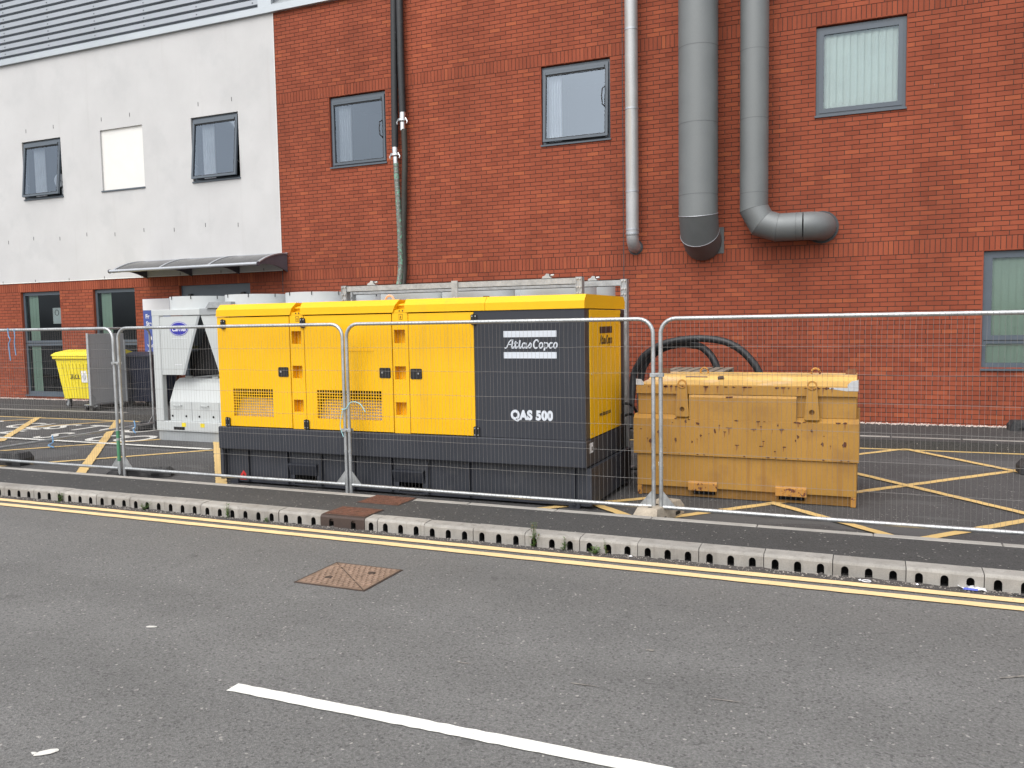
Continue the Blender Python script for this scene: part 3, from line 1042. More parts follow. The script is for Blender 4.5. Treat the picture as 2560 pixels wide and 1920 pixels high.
# rendered wall
RH = [(*WIN['w1'], WZ0, WZ1), (*WIN['w3'], WZ0, WZ1), (-16.905, -15.55, 5.195, 6.615)]
rw = M().plate(XL, XB - 0.002, RB + .002, TOP + .03, D - 0.014, 0.14, RH, back=False).build('render_wall', 'render', bld)
M().box(XL, XB - .002, D - .02, D - .0145, RB + .003, RB + .02).build('render_bead', 'panel_white', rw)
M().box(XB - .0015, XB + .012, D - .0165, D - .003, RB, TOP).build('corner_bead', 'panel_white', rw)
m = M()
for x, z in ((-19.42, 6.86), (-18.45, 6.87), (-16.83, 6.87), (-15.92, 6.88), (-13.85, 6.88), (-12.9, 6.88)) + tuple((-20.3 + .93 * i, 4.15 + .05 * (i % 2)) for i in range(9)) + tuple((-20.6 + 1.2 * i, 3.125) for i in range(8)):
    m.box(x - .006, x + .006, D - .018, D - .0135, z - .045, z + .045)
m.build('weep_vents', 'gasket', rw)
bp = M().box(-16.905, -15.55, D + .03, D + .06, 5.195, 6.615).build('blank_panel', 'panel_white', bld)
M().box(-16.93, -15.535, D - .04, D + .03, 5.165, 5.195).build('sill', 'frame_grey', bp)


def rot_x(m_, cy, cz, ang):
    c, s = math.cos(ang), math.sin(ang)
    m_.v = [(x, cy + (y - cy) * c - (z - cz) * s, cz + (y - cy) * s + (z - cz) * c) for x, y, z in m_.v]
    return m_


def ring(m_, x0, x1, z0, z1, w, y0, y1):
    return m_.plate(x0, x1, z0, z1, y0, y1 - y0, [(x0 + w, x1 - w, z0 + w, z1 - w)])


def room_box(parent, x0, x1, z0, z1, y0, y1, mt):
    m_ = M()
    m_.quad((x0, y1, z0), (x1, y1, z0), (x1, y1, z1), (x0, y1, z1))
    m_.quad((x0, y0, z0), (x0, y1, z0), (x0, y1, z1), (x0, y0, z1))
    m_.quad((x1, y1, z0), (x1, y0, z0), (x1, y0, z1), (x1, y1, z1))
    m_.quad((x0, y0, z1), (x0, y1, z1), (x1, y1, z1), (x1, y0, z1))
    m_.quad((x0, y1, z0), (x0, y0, z0), (x1, y0, z0), (x1, y1, z0))
    return m_.build('room_interior', mt, parent)


def curtain(parent, x0, x1, z0, z1, y, mt='curtain', amp=0.022, waves=5):
    m_ = M()
    n = waves * 8
    for i in range(n):
        a, b_ = x0 + (x1 - x0) * i / n, x0 + (x1 - x0) * (i + 1) / n
        ya, yb = y + amp * math.sin(2 * math.pi * waves * i / n), y + amp * math.sin(2 * math.pi * waves * (i + 1) / n)
        m_.quad((a, ya, z0), (b_, yb, z0), (b_, yb, z1), (a, ya, z1))
    m_.smooth = True
    return m_.build('curtain', mt, parent)


def window(x0, x1, z0, z1, tilt=0.0, style='awning', label=None, room='room', face=D):
    yf = face + 0.055
    w = ring(M(), x0 + .002, x1 - .002, z0 + .002, z1 - .002, 0.05, yf, yf + .06).build('window', 'frame_grey', bld, label=label)
    M().box(x0 - .012, x1 + .012, face - .028, yf + .03, z0 - .028, z0 + .001).build('sill', 'frame_grey', w)
    if style == 'awning':
        sx0, sx1, sz0, sz1 = x0 + .042, x1 - .042, z0 + .042, z1 - .05
        hy, hz = yf, sz1
        g1 = rot_x(ring(M(), sx0, sx1, sz0, sz1, 0.055, yf - .03, yf + .02), hy, hz, -tilt)
        sash = g1.build('sash', 'frame_grey', w)
        g2 = rot_x(M().quad((sx0 + .055, yf - .01, sz0 + .055), (sx1 - .055, yf - .01, sz0 + .055), (sx1 - .055, yf - .01, sz1 - .055), (sx0 + .055, yf - .01, sz1 - .055)), hy, hz, -tilt)
        g2.build('pane', 'glass', w)
        g3 = rot_x(M().box(sx0 + .05, sx1 - .07, yf - .045, yf - .031, sz1 - .10, sz1 - .062), hy, hz, -tilt)
        g3.build('trickle_vent', 'frame_grey', w)
        g4 = rot_x(ring(M(), sx0 + .048, sx1 - .048, sz0 + .048, sz1 - .115, 0.009, yf - .033, yf - .0305), hy, hz, -tilt)
        g4.build('gasket', 'gasket', w)
        g5 = rot_x(M().box(sx0 + .04, sx1 - .06, yf - .034, yf - .0305, sz1 - .112, sz1 - .056), hy, hz, -tilt)
        g5.build('vent_slot', 'gasket', w)
        if tilt > 0.03:
            for xx in (sx0 + .03, sx1 - .03):
                b = sz0 + .35
                hyp = (sz1 - b) * math.sin(tilt)
                M().tube([(xx, yf + .03, b - .06), (xx, yf - hyp + .01, b + .02)], .007, 6).build('stay_arm', 'galv_dull', w)
    else:
        ring(M(), x0 + .05, x1 - .05, z0 + .05, z1 - .05, 0.07, yf - .012, yf + .05).build('sash', 'frame_grey', w)
        M().pane(x0 + .12, x1 - .12, yf + .012, z0 + .12, z1 - .12).build('pane', 'glass_clear', w)
    room_box(w, x0 + .003, x1 - .003, z0 + .003, z1 - .003, yf + .061, face + 1.5, room)
    return w


w = window(*WIN['w1'], WZ0, WZ1, R(6), label='left window in the white render, tilted open, desk fan inside', face=D - .014)
curtain(w, -19.45, -19.05, 5.24, 6.5, D + .19)
m = M().prism(disc(-18.62, 5.62, .17, 20), 'y', D + .20, D + .28)
fan = m.build('fan_head', 'fan_plastic', w)
M().tube([(-18.62, D + .30, 5.22), (-18.62, D + .30, 5.5)], .03, 8).build('fan_stand', 'fan_plastic', fan)
w = window(*WIN['w3'], WZ0, WZ1, R(6), label='right window in the white render, tilted open', face=D - .014)
curtain(w, -13.95, -13.6, 5.24, 6.5, D + .19)
w = window(*WIN['r'], WZ0, WZ1, 0.0, label='closed window beside the hanging hoses, curtain at its left')
curtain(w, -10.26, -9.95, 5.24, 6.5, D + .19)
M().tube([(-9.10, D + .015, 6.02), (-9.13, D - .03, 5.98), (-9.14, D - .045, 5.85), (-9.13, D - .03, 5.72), (-9.10, D + .015, 5.68)], .011, 8).build('handle', 'black_plastic', w)
w = window(*WIN['s'], WZ0, WZ1, R(3.5), label='slightly open window left of the grey flue pipes')
curtain(w, -5.56, -5.3, 5.24, 6.5, D + .19)
curtain(w, -4.47, -4.40, 5.24, 6.5, D + .19, waves=1)
M().tube([(-4.40, D - .03, 6.1), (-4.435, D - .075, 6.06), (-4.445, D - .095, 5.92), (-4.435, D - .09, 5.78), (-4.40, D - .05, 5.74)], .011, 8).build('handle', 'black_plastic', w)
w = window(*WIN['t'], WZ0, WZ1, 0, 'fixed', label='fixed window with closed pale vertical blinds, upper right')


def blinds(parent, x0, x1, z0, z1, y, mt, step=0.105, ang=0.018):
    n = int((x1 - x0) / step)
    for i in range(n):
        a = x0 + i * step
        M().quad((a, y + ang, z0), (a + step * 1.08, y - ang, z0), (a + step * 1.08, y - ang, z1), (a, y + ang, z1)).build('blind_slat', mt, parent)


blinds(w, -.74, .45, 5.2, 6.56, D + .135, 'blind')

# ground-floor windows and door
for i, (x0, x1, z0, z1) in enumerate(LOW[:2]):
    yf = D + .07
    w = M().plate(x0 + .002, x1 - .002, z0 + .002, z1 - .002, yf, .06, [(x0 + .07, x1 - .07, z0 + .09, 1.50), (x0 + .07, x1 - .07, 1.63, z1 - .09)]).build(
        'window', 'frame_grey', bld, label=('tall ground-floor window with a notice, far left', 'tall ground-floor window behind the upright steel panel')[i])
    M().box(x0 + .001, x1 - .001, yf - .004, yf - .001, 1.555, 1.575).build('transom_joint', 'gasket', w)
    M().box(x0 - .01, x1 + .01, D - .03, yf + .03, z0 - .03, z0 + .001).build('sill', 'frame_grey', w)
    for a, b_ in ((z0 + .09, 1.50), (1.63, z1 - .09)):
        M().pane(x0 + .07, x1 - .07, yf + .025, a, b_).build('pane', 'glass_dark', w)
    room_box(w, x0 + .003, x1 - .003, z0, z1, yf + .061, D + 2.2, 'room_dark')
    blinds(w, x0 + .09, x0 + .45, z0 + .05, z1 - .05, D + .17, 'blind_green', 0.11, .004)
    if i == 0:
        nt_ = M().box(x1 - .42, x1 - .12, yf + .04, yf + .044, 2.05, 2.45).build('notice', 'paper', w)
        M().tube([(x1 - .27 + .07 * math.cos(k * .63), yf + .037, 2.33 + .07 * math.sin(k * .63)) for k in range(10)], .006, 5, closed=True).build('notice_symbol', 'black_plastic', nt_)
    else:
        M().box(x1 - .9, x1 - .2, D + 1.2, D + 1.25, .4, 2.1).build('cupboard', 'room', w)
x0, x1, z0, z1 = LOW[2]
dr = M().plate(x0 + .002, x1 - .002, z0, z1 - .002, D + .07, .06, [(x0 + .1, (x0 + x1) / 2 - .05, .25, 2.42), ((x0 + x1) / 2 + .05, x1 - .1, .25, 2.42)]).build('door', 'frame_grey', bld, label='dark double entrance door under the curved canopy')
for a, b_ in ((x0 + .1, (x0 + x1) / 2 - .05), ((x0 + x1) / 2 + .05, x1 - .1)):
    M().pane(a, b_, D + .1, .25, 2.42).build('pane', 'glass_dark', dr)
M().box((x0 + x1) / 2 - .05, (x0 + x1) / 2 + .05, D + .066, D + .0695, .14, 2.44).build('door_meeting_stile', 'gasket', dr)
for xx in (-14.36, -12.83):
    M().prism(disc(xx, 2.62, .055, 10), 'y', D - .01, D + .068).build('door_sensor', 'black_plastic', dr)
room_box(dr, x0 + .003, x1 - .003, z0, z1, D + .131, D + 3, 'room_dark')
x0, x1, z0, z1 = LOW[3]
w = M().plate(x0 + .002, x1 - .002, z0 + .002, z1 - .002, D + .06, .06, [(x0 + .13, x1 - .13, 1.56, z1 - .11), (x0 + .06, x1 - .06, z0 + .09, 1.43)]).build('window', 'frame_grey', bld, label='ground-floor window with greenish blinds cut by the right picture edge')
M().box(x0 + .03, x1 - .03, D + .056, D + .059, 1.475, 1.487).build('transom_joint', 'gasket', w)
M().box(x0 - .01, x1 + .01, D - .03, D + .1, z0 - .03, z0 + .001).build('sill', 'frame_grey', w)
M().pane(x0 + .13, x1 - .13, D + .085, 1.56, z1 - .11).build('pane', 'glass_clear', w)
M().pane(x0 + .06, x1 - .06, D + .085, z0 + .09, 1.43).build('pane', 'glass_clear', w)
blinds(w, x0 + .05, x1 - .02, z0 + .05, z1 - .05, D + .15, 'blind_green', 0.10)
room_box(w, x0 + .003, x1 - .003, z0, z1, D + .121, D + 1.2, 'room_dark')

# profiled metal cladding above the render
m = M()
z = TOP + 0.16
prof = [(D - .05, TOP + .02), (D - .05, TOP + .15)]
P_ = 0.168
for i in range(22):
    z = TOP + .15 + i * P_
    prof += [(D + .03, z + .002), (D + .03, z + .056), (D - .05, z + .064), (D - .05, z + P_)]
for (ya, za), (yb, zb) in zip(prof, prof[1:]):
    m.quad((XL, ya, za), (XB - .3, ya, za), (XB - .3, yb, zb), (XL, yb, zb))
cl = m.build('wall_cladding', 'cladding', bld)
m = M()
for i in range(21):
    for j in range(7):
        x, zz = -21.5 + 1.55 * j, TOP + .15 + i * P_ + .11
        m.box(x - .012, x + .012, D - .056, D - .05, zz - .012, zz + .012)
m.build('cladding_screws', 'cladding_dark', cl)
M().prism([(D - .085, TOP - .01), (D - .085, TOP + .12), (D - .051, TOP + .14), (D - .003, TOP + .14), (D - .003, TOP - .01)], 'x', XL, XB - .005).build('eaves_flashing', 'flashing', bld)
M().box(XB - .33, XB + .02, D - .075, D - .01, TOP + .12, TOP + 3.6).build('corner_flashing', 'flashing', bld)
M().prism([(D - .09, TOP - .01), (D - .09, TOP + .13), (D - .052, TOP + .17), (D + .1, TOP + .17), (D + .1, TOP - .01)], 'x', XB - .002, XR).build('eaves_flashing', 'flashing', bld)
# ribbed roof sheet over the brick part: leans back, ribs run obliquely down to the right
m = M()
for i in range(30):
    a = XB + 0.02 + i * 0.62
    m.quad((a, D + .02, TOP + .18), (a + .45, D + .02, TOP + .18), (a - 1.2, D + 1.2, TOP + 1.6), (a - 1.65, D + 1.2, TOP + 1.6))
rs = m.build('roof_sheet', 'flashing', bld)
m = M()
for i in range(30):
    a = XB + 0.47 + i * 0.62
    m.quad((a, D + .025, TOP + .185), (a + .17, D + .025, TOP + .185), (a - 1.48, D + 1.205, TOP + 1.605), (a - 1.65, D + 1.205, TOP + 1.605))
m.build('roof_rib', 'cladding_dark', rs, kind='stuff')
# body of the building behind the facade
M().box(XL, XR, D + .4, D + .42, 8.4, 12).build('upper_wall', 'room_dark', bld)

# ================================================================== PIPES AND HOSES ON THE WALL
def elbow(c0, d0, d1, r, n=7):
    """centreline of a bend that starts at c0 going d0 and leaves going d1"""
    c0, d0, d1 = Vector(c0), Vector(d0), Vector(d1)
    ctr = c0 + d1 * r
    return [ctr - d1 * r * math.cos(i * math.pi / 2 / n) + d0 * r * math.sin(i * math.pi / 2 / n) for i in range(n + 1)]


def band(m_, c, r, h, n=24):
    return m_.tube([(c[0], c[1], c[2] - h / 2), (c[0], c[1], c[2] + h / 2)], r, n)


# slim silver vent pipe
yc = D - 0.22
vp = thing('vent_pipe', 'slim silver metal vent pipe bending into the brick wall, left of the two grey flues', 'pipe', (-3.86, yc, 3.2))
M().tube([(-3.86, yc, 9.2), (-3.86, yc, 3.40)], .114, 24).build('pipe_run', 'pipe_silver', vp)
M().tube(elbow((-3.86, yc, 3.40), (0, 0, -1), (0, 1, 0), .2) + [Vector((-3.86, D + .05, 3.2))], .108, 24).build('elbow', 'pipe_silver', vp)
for z in (8.35, 6.954, 5.598, 4.164, 3.5, 3.43):
    band(M(), (-3.86, yc, z), .119, .03).build('joint_band', 'alu', vp)
M().tube([(-3.86, D - .012, 3.2), (-3.86, D + .01, 3.2)], .135, 24).build('wall_collar', 'sealant', vp)

# large grey flue going straight into the wall
yc = D - 0.45
xf = -2.657
f1 = thing('flue_pipe', 'widest grey flue pipe, its bottom bend turning straight into the wall', 'flue', (xf, yc, 3.0), 'grey flues on the brick wall')
seg = [Vector((xf, yc, 9.2)), Vector((xf, yc, 3.66)), Vector((xf, yc + .13, 3.36)), Vector((xf, D - .02, 3.235)), Vector((xf, D + .06, 3.235))]
bend = M().mitred(seg, .325, 40)
M().add(bend.rings[0] + bend.rings[1], [(j, (j + 1) % 40, 40 + (j + 1) % 40, 40 + j) for j in range(40)]).build('flue_run', 'flue_grey', f1, smooth=True)
for i in (1, 2, 3):
    M().add(bend.rings[i] + bend.rings[i + 1], [(j, (j + 1) % 40, 40 + (j + 1) % 40, 40 + j) for j in range(40)]).build('elbow_segment', 'flue_dark' if i < 3 else 'flue_grey', f1, smooth=True)
for i in (1, 2):
    M().tube(bend.rings[i], .006, 6, closed=True).build('seam', 'alu', f1)
for z in (8.0, 6.392, 5.148, 3.971):
    band(M(), (xf, yc, z), .3265, .012, 40).build('seam', 'flue_dark', f1)
M().box(xf - .15, xf + .36, D - .012, D + .01, 3.02, 3.47).build('wall_collar', 'flue_dark', f1)

# second flue: drops, turns right along the wall, then into it
yc = D - 0.36
xf = -1.755
f2 = thing('flue_pipe', 'narrower grey flue pipe that turns right along the wall before entering it', 'flue', (xf, yc, 3.2), 'grey flues on the brick wall')
seg = [Vector((xf, yc, 9.2)), Vector((xf, yc, 3.70)), Vector((xf + .13, yc, 3.46)), Vector((xf + .38, yc, 3.372)), Vector((-.98, yc, 3.372))]
bend = M().mitred(seg, .227, 36)
for i in range(4):
    M().add(bend.rings[i] + bend.rings[i + 1], [(j, (j + 1) % 36, 36 + (j + 1) % 36, 36 + j) for j in range(36)]).build('flue_run' if i in (0, 3) else 'elbow_segment', 'flue_grey', f2, smooth=True)
for i in (1, 2, 3):
    M().tube(bend.rings[i], .004, 6, closed=True).build('seam', 'flue_dark', f2)
M().tube(elbow((-.98, yc, 3.372), (1, 0, 0), (0, 1, 0), .27, 8) + [Vector((-.71, D + .03, 3.372))], .228, 36).build('elbow', 'flue_grey', f2)
for x in (-1.08,):
    M().tube([(x - .005, yc, 3.373), (x + .005, yc, 3.373)], .2305, 36).build('seam', 'flue_dark', f2)
for z in (7.3, 6.25, 5.15, 3.95):
    band(M(), (xf, yc, z), .2275, .012, 36).build('seam', 'flue_dark', f2)
M().tube([(-.71, D - .02, 3.372), (-.71, D + .01, 3.372)], .265, 28).build('wall_collar', 'sealant', f2)


def coupling(parent, c, d, r):
    c, d = Vector(c), Vector(d).normalized()
    cp = M().tube([c, c - d * .12], r * .98, 16).build('coupling', 'coupling', parent)
    M().tube([c - d * .12, c - d * .14, c - d * .18, c - d * .2], [r * 1.0, r * 1.45, r * 1.45, r * 1.0], 16).build('coupling_collar', 'coupling', cp)
    for s in (-1, 1):
        M().tube([c - d * .13 + Vector((s * r * 1.2, -.02, 0)), c - d * .2 + Vector((s * r * 1.9, -.03, 0)), c - d * .24 + Vector((s * r * 1.6, -.03, 0))], .014, 6).build('cam_lever', 'coupling', cp)
    M().tube([c - d * .2, c - d * .36], r * .85, 16).build('hose_tail', 'coupling', cp)


yh = D - .13
h1 = thing('hanging_hose', 'left hanging black hose joined by a chrome coupling to a clear green-tinged hose', 'hose', (-8.67, yh, 2.2))
M().tube([(-8.665, yh, 9.3), (-8.67, yh, 8.2), (-8.70, yh, 7.0), (-8.72, yh, 6.0), (-8.73, yh, 5.42)], .068, 14).build('black_hose', 'hose_black', h1)
coupling(h1, (-8.73, yh, 5.43), (-.03, 0, 1), .062)
M().tube(spline([(-8.72, yh, 5.10), (-8.705, yh, 4.7), (-8.685, yh, 4.2), (-8.66, yh - .02, 3.6), (-8.66, yh - .05, 2.9), (-8.67, yh - .3, 2.3), (-8.67, yh - .9, 1.7)]), .055, 14).build('clear_hose', 'hose_clear', h1)
m = M()
for i in range(34):
    z = 5.05 - i * .075
    t = (5.1 - z) / 1.5
    xx = -8.72 + .045 * min(t, 1.0) + .012
    m.tube([(xx + .0565 * math.cos(a * .63) - .01, yh - .02 * (t > 1) + .0565 * math.sin(a * .63), z + .004 * a) for a in range(10)], .003, 4)
m.build('hose_spiral', 'galv_dull', h1, kind='stuff')
h2 = thing('hanging_hose', 'right hanging black hose with a chrome coupling higher up, dark hose below', 'hose', (-8.54, yh, 2.2))
M().tube([(-8.53, yh, 9.3), (-8.54, yh, 8.2), (-8.545, yh, 7.0), (-8.537, yh, 6.08)], .07, 14).build('black_hose', 'hose_black', h2)
coupling(h2, (-8.535, yh, 6.09), (.02, 0, 1), .064)
M().tube(spline([(-8.513, yh, 5.75), (-8.51, yh, 5.2), (-8.535, yh, 4.7), (-8.57, yh + .02, 4.2), (-8.605, yh + .03, 3.6), (-8.61, yh + .02, 2.9), (-8.6, yh - .2, 2.3), (-8.6, yh - .8, 1.7)]), .058, 14).build('lower_hose', 'hose_dark', h2)

# ------------------------------------------------------------------ curved door canopy
cx0, cx1, yw, yfnt = -15.66, -11.545, D - .015, D - 1.0
cn_ = thing('door_canopy', 'curved smoked plastic door canopy with silver ribs below the white render', 'canopy', (-13.6, D, 3.1))


def cprof(t):
    return yw + (yfnt - yw) * t, 3.455 - 0.02 * t - 0.245 * t ** 2.2


m = M()
m2 = M()
pts = [cprof(i / 14) for i in range(15)]
for (ya, za), (yb, zb) in zip(pts, pts[1:]):
    m.quad((cx0, yb, zb), (cx1, yb, zb), (cx1, ya, za), (cx0, ya, za))
    m.quad((cx0, ya, za - .006), (cx1, ya, za - .006), (cx1, yb, zb - .006), (cx0, yb, zb - .006))
m.smooth = True
m.build('roof_sheet', 'poly_smoke', cn_)
for x in (cx0, cx0 + (cx1 - cx0) / 3, cx0 + 2 * (cx1 - cx0) / 3, cx1 - .06):
    m = M()
    for (ya, za), (yb, zb) in zip(pts, pts[1:]):
        m.add([(x, ya, za - .014), (x + .06, ya, za - .014), (x + .06, yb, zb - .014), (x, yb, zb - .014), (x, ya, za + .012), (x + .06, ya, za + .012), (x + .06, yb, zb + .012), (x, yb, zb + .012)],
              [(4, 5, 6, 7), (3, 2, 1, 0), (0, 4, 7, 3), (1, 2, 6, 5)])
    m.fix = True
    m.build('rib', 'alu', cn_)
    brk = [(yw, 3.445)] + [(y, z - .015) for y, z in pts[1:]] + [(yfnt + .05, 3.15)] + [(yw - .95 * (1 - i / 10), 3.165 + .05 * math.sin(math.pi * i / 10) - .10 * (i / 10) ** 2) for i in range(1, 11)]
    M().prism(brk, 'x', x + .015, x + .045).build('bracket', 'canopy_end', cn_)
M().tube([(cx0 - .03, yfnt - .01, 3.185), (cx1 + .02, yfnt - .01, 3.185)], .036, 14).build('front_rail', 'alu', cn_)
for x in (cx0 - .035, cx1 + .02):
    M().tube([(x - .008, yfnt - .01, 3.185), (x + .012, yfnt - .01, 3.185)], .046, 14).build('rail_cap', 'canopy_end', cn_)
M().box(cx0, cx1, D - .03, D - .0145, 3.43, 3.475).build('wall_rail', 'alu', cn_)

# ------------------------------------------------------------------ blue wall sign
sg = thing('wall_sign', 'tall blue sign with white top strip on the brick wall behind the chiller', 'sign', (-15.38, D, 1.0))
M().box(-15.79, -14.955, D - .03, D - .006, .62, 2.585).build('board', 'sign_blue', sg)
M().box(-15.788, -14.957, D - .0335, D - .0303, 2.32, 2.583).build('white_strip', 'sign_white', sg)
for s_, x, z, sz, b_ in (('Fr', -15.72, 2.13, .14, .004), ('Ste', -15.71, 1.96, .14, .004), ('Wel', -15.7, 1.45, .1, .002), ('Ple', -15.7, 1.3, .09, .002), ('go to the further', -15.60, 1.02, .085, 0), ('ding Office on', -15.55, .92, .085, 0)):
    text('sign_lettering', s_, sz, 'sign_white', sg, (x, D - .033, z), bold=b_)
M().box(-15.62, -15.55, D - .0335, D - .0303, 1.62, 1.7).build('sign_symbol', 'sign_white', sg)

# ================================================================== GENERATOR
GY = 7.82
gen = thing('generator', 'long yellow and charcoal diesel generator set behind the fence', 'generator', (-4.86, 8.55, 0))
GX0, GX1, GB = -7.16, -2.552, 9.28
# lower skid: plinth with fork pockets, wider at the ends
SK0, SK1, SF, SB, ST = -7.205, -2.497, 7.90, 9.33, 0.43
pk = [(-6.16, -5.85), (-4.75, -4.45)]
skid = M().plate(SK0 + .02, SK1 - .02, .03, ST, SF, .04, [(a, b_, .045, .155) for a, b_ in pk], back=False)
skid.box(SK0, SK0 + .05, SF - .07, SB, .06, ST)
skid.box(SK1 - .05, SK1, SF - .07, SB, .06, ST)
skid.box(SK0 + .02, SK1 - .02, SB - .03, SB, .03, ST)
sk = skid.build('skid', 'gen_grey_dirty', gen)
for a, b_ in pk:
    m = M()
    m.quad((a, SF, .155), (b_, SF, .155), (b_, SB, .155), (a, SB, .155))
    m.quad((a, SF, .045), (a, SF, .155), (a, SB, .155), (a, SB, .045))
    m.quad((b_, SB, .045), (b_, SB, .155), (b_, SF, .155), (b_, SF, .045))
    m.build('fork_pocket', 'hole_shade', sk)
    M().prism([(SF - .003, .30), (SF - .05, .285), (SF - .05, .275), (SF - .003, .155)], 'x', a - .06, b_ + .03).build('pocket_hood', 'gen_grey_dirty', sk)
    for xx in (a - .10, b_ + .06):
        M().box(xx, xx + .03, SF - .04, SF - .002, .05, .42).build('skid_rib', 'gen_grey_dirty', sk)
for xx in (-6.85, -5.35, -3.9, -2.72):
    M().box(xx, xx + .035, SF - .035, SF - .002, .04, .42).build('skid_rib', 'gen_grey_dirty', sk)
for xx in (-7.05, -2.70):
    M().box(xx - .06, xx + .06, SF - .02, SF + .2, 0.004, .06).build('skid_foot', 'gen_grey_dirty', sk)
m = M().prism([(-6.97, .055), (-6.86, .055), (-6.86, .10), (-6.895, .145), (-6.915, .165), (-6.935, .145), (-6.97, .10)], 'y', SF - .006, SF - .002).build('flame_sticker', 'decal_red', sk)
M().prism([(-6.922, .095), (-6.908, .095), (-6.905, .112), (-6.916, .132), (-6.924, .112)], 'y', SF - .0075, SF - .0062).build('flame_symbol', 'decal_black', m)
# charcoal fuel-tank band under the canopy
bd = M().bbox(GX0 - .03, GX1 + .012, GY - .03, GB + .02, ST + .003, .705, .012).build('tank_band', 'gen_grey', gen)
M().box(GX1 + .0125, GX1 + .0145, 7.92, 8.02, .57, .67).build('sticker', 'paper', bd)
M().box(GX1 + .0147, GX1 + .016, 7.965, 8.0, .59, .63).build('sticker_print', 'decal_black', bd)
M().box(GX1 + .0125, GX1 + .014, 7.89, 7.918, .57, .67).build('sticker', 'galv_dull', bd)
# canopy shell
CT = 2.018
shell = M()
shell.box(GX0, GX0 + .13, GY + .002, GB, .707, CT)            # left corner post
shell.box(GX0 + .02, GX1 - .02, GB - .03, GB - .002, .707, CT)   # rear wall
sh = shell.build('canopy_shell', 'gen_yellow', gen)
rear = M().box(GX0 + .14, GX1 - .05, GY + .34, GY + .38, .707, CT).build('inner_wall', 'coil_black', gen)
fl = M().box(GX0 + .14, GX1 - .05, GY + .03, GY + .34, .707, .712).build('inner_floor', 'coil_black', gen)
M().box(GX0 + .14, -3.76, GY + .05, GY + .34, CT - .012, CT - .004).build('inner_roof', 'coil_black', gen)
DZ0, DZ1 = .716, 2.008
# door, pillar, door, pillar, door
gr1, gr2 = (-6.955, -6.37, .838, 1.163), (-5.748, -4.895, .84, 1.165)


def grille(parent, g_, nx, nz):
    m_ = M()
    x0, x1, z0, z1 = g_
    for i in range(1, nx):
        xx = x0 + (x1 - x0) * i / nx
        m_.box(xx - .0045, xx + .0045, GY + .003, GY + .006, z0, z1)
    for j in range(1, nz):
        zz = z0 + (z1 - z0) * j / nz
        m_.box(x0, x1, GY + .0015, GY + .0045, zz - .0045, zz + .0045)
    m_.build('grille', 'gen_yellow', parent, kind='stuff')
    b_ = M().add([(x0 - .03, GY + .03, z0 - .06), (x1 + .03, GY + .03, z0 - .06), (x1 + .03, GY + .18, z0 + .20), (x0 - .03, GY + .18, z0 + .20)], [(0, 1, 2, 3)])
    b_.build('air_baffle', 'baffle', parent)


doors = []
for x0, x1, hl in ((-7.035, -6.106, [gr1]), (-5.895, -4.746, [gr2]), (-4.532, -3.757, [])):
    d_ = M().plate(x0, x1, DZ0, DZ1, GY, .03, hl).build('door', 'gen_yellow', gen)
    doors.append(d_)
grille(doors[0], gr1, 17, 10)
grille(doors[1], gr2, 25, 10)
M().box(-5.33, -4.98, GY - .006, GY - .001, 1.608, 1.613).build('door_crease', 'gen_yellow', doors[1])
for (x0, x1), hs_ in (((-6.096, -5.905), [(-6.078, -5.94)]), ((-4.736, -4.542), [(-4.718, -4.58)])):
    hz = [(1.691, 1.836), (1.297, 1.44), (.907, 1.048)]
    p_ = M().plate(x0, x1, .709, CT + .0, GY + .003, .028, [(*hs_[0], *z_) for z_ in hz], back=False).build('pillar', 'gen_yellow', gen)
    for z_ in hz:
        a, b_ = hs_[0]
        m = M()
        yb = GY + .10
        m.quad((a, yb, z_[0]), (b_, yb, z_[0]), (b_, yb, z_[1]), (a, yb, z_[1]))
        m.quad((a, GY + .03, z_[0]), (a, yb, z_[0]), (a, yb, z_[1]), (a, GY + .03, z_[1]))
        m.quad((b_, yb, z_[0]), (b_, GY + .03, z_[0]), (b_, GY + .03, z_[1]), (b_, yb, z_[1]))
        m.quad((a, GY + .03, z_[1]), (a, yb, z_[1]), (b_, yb, z_[1]), (b_, GY + .03, z_[1]))
        m.quad((a, yb, z_[0]), (a, GY + .03, z_[0]), (b_, GY + .03, z_[0]), (b_, yb, z_[0]))
        m.build('step_recess', 'gen_yellow', p_)
    cx = (x0 + x1) / 2 + .012
    M().plate(cx - .022, cx + .022, 1.945, 2.005, GY + .0005, .002, [(cx - .019, cx + .019, 1.948, 2.002)]).build('lifting_label', 'decal_black', p_)
    M().tube([(cx, GY - .0005, 1.957), (cx, GY - .0005, 1.985)], .0035, 6).build('lifting_symbol', 'decal_black', p_)
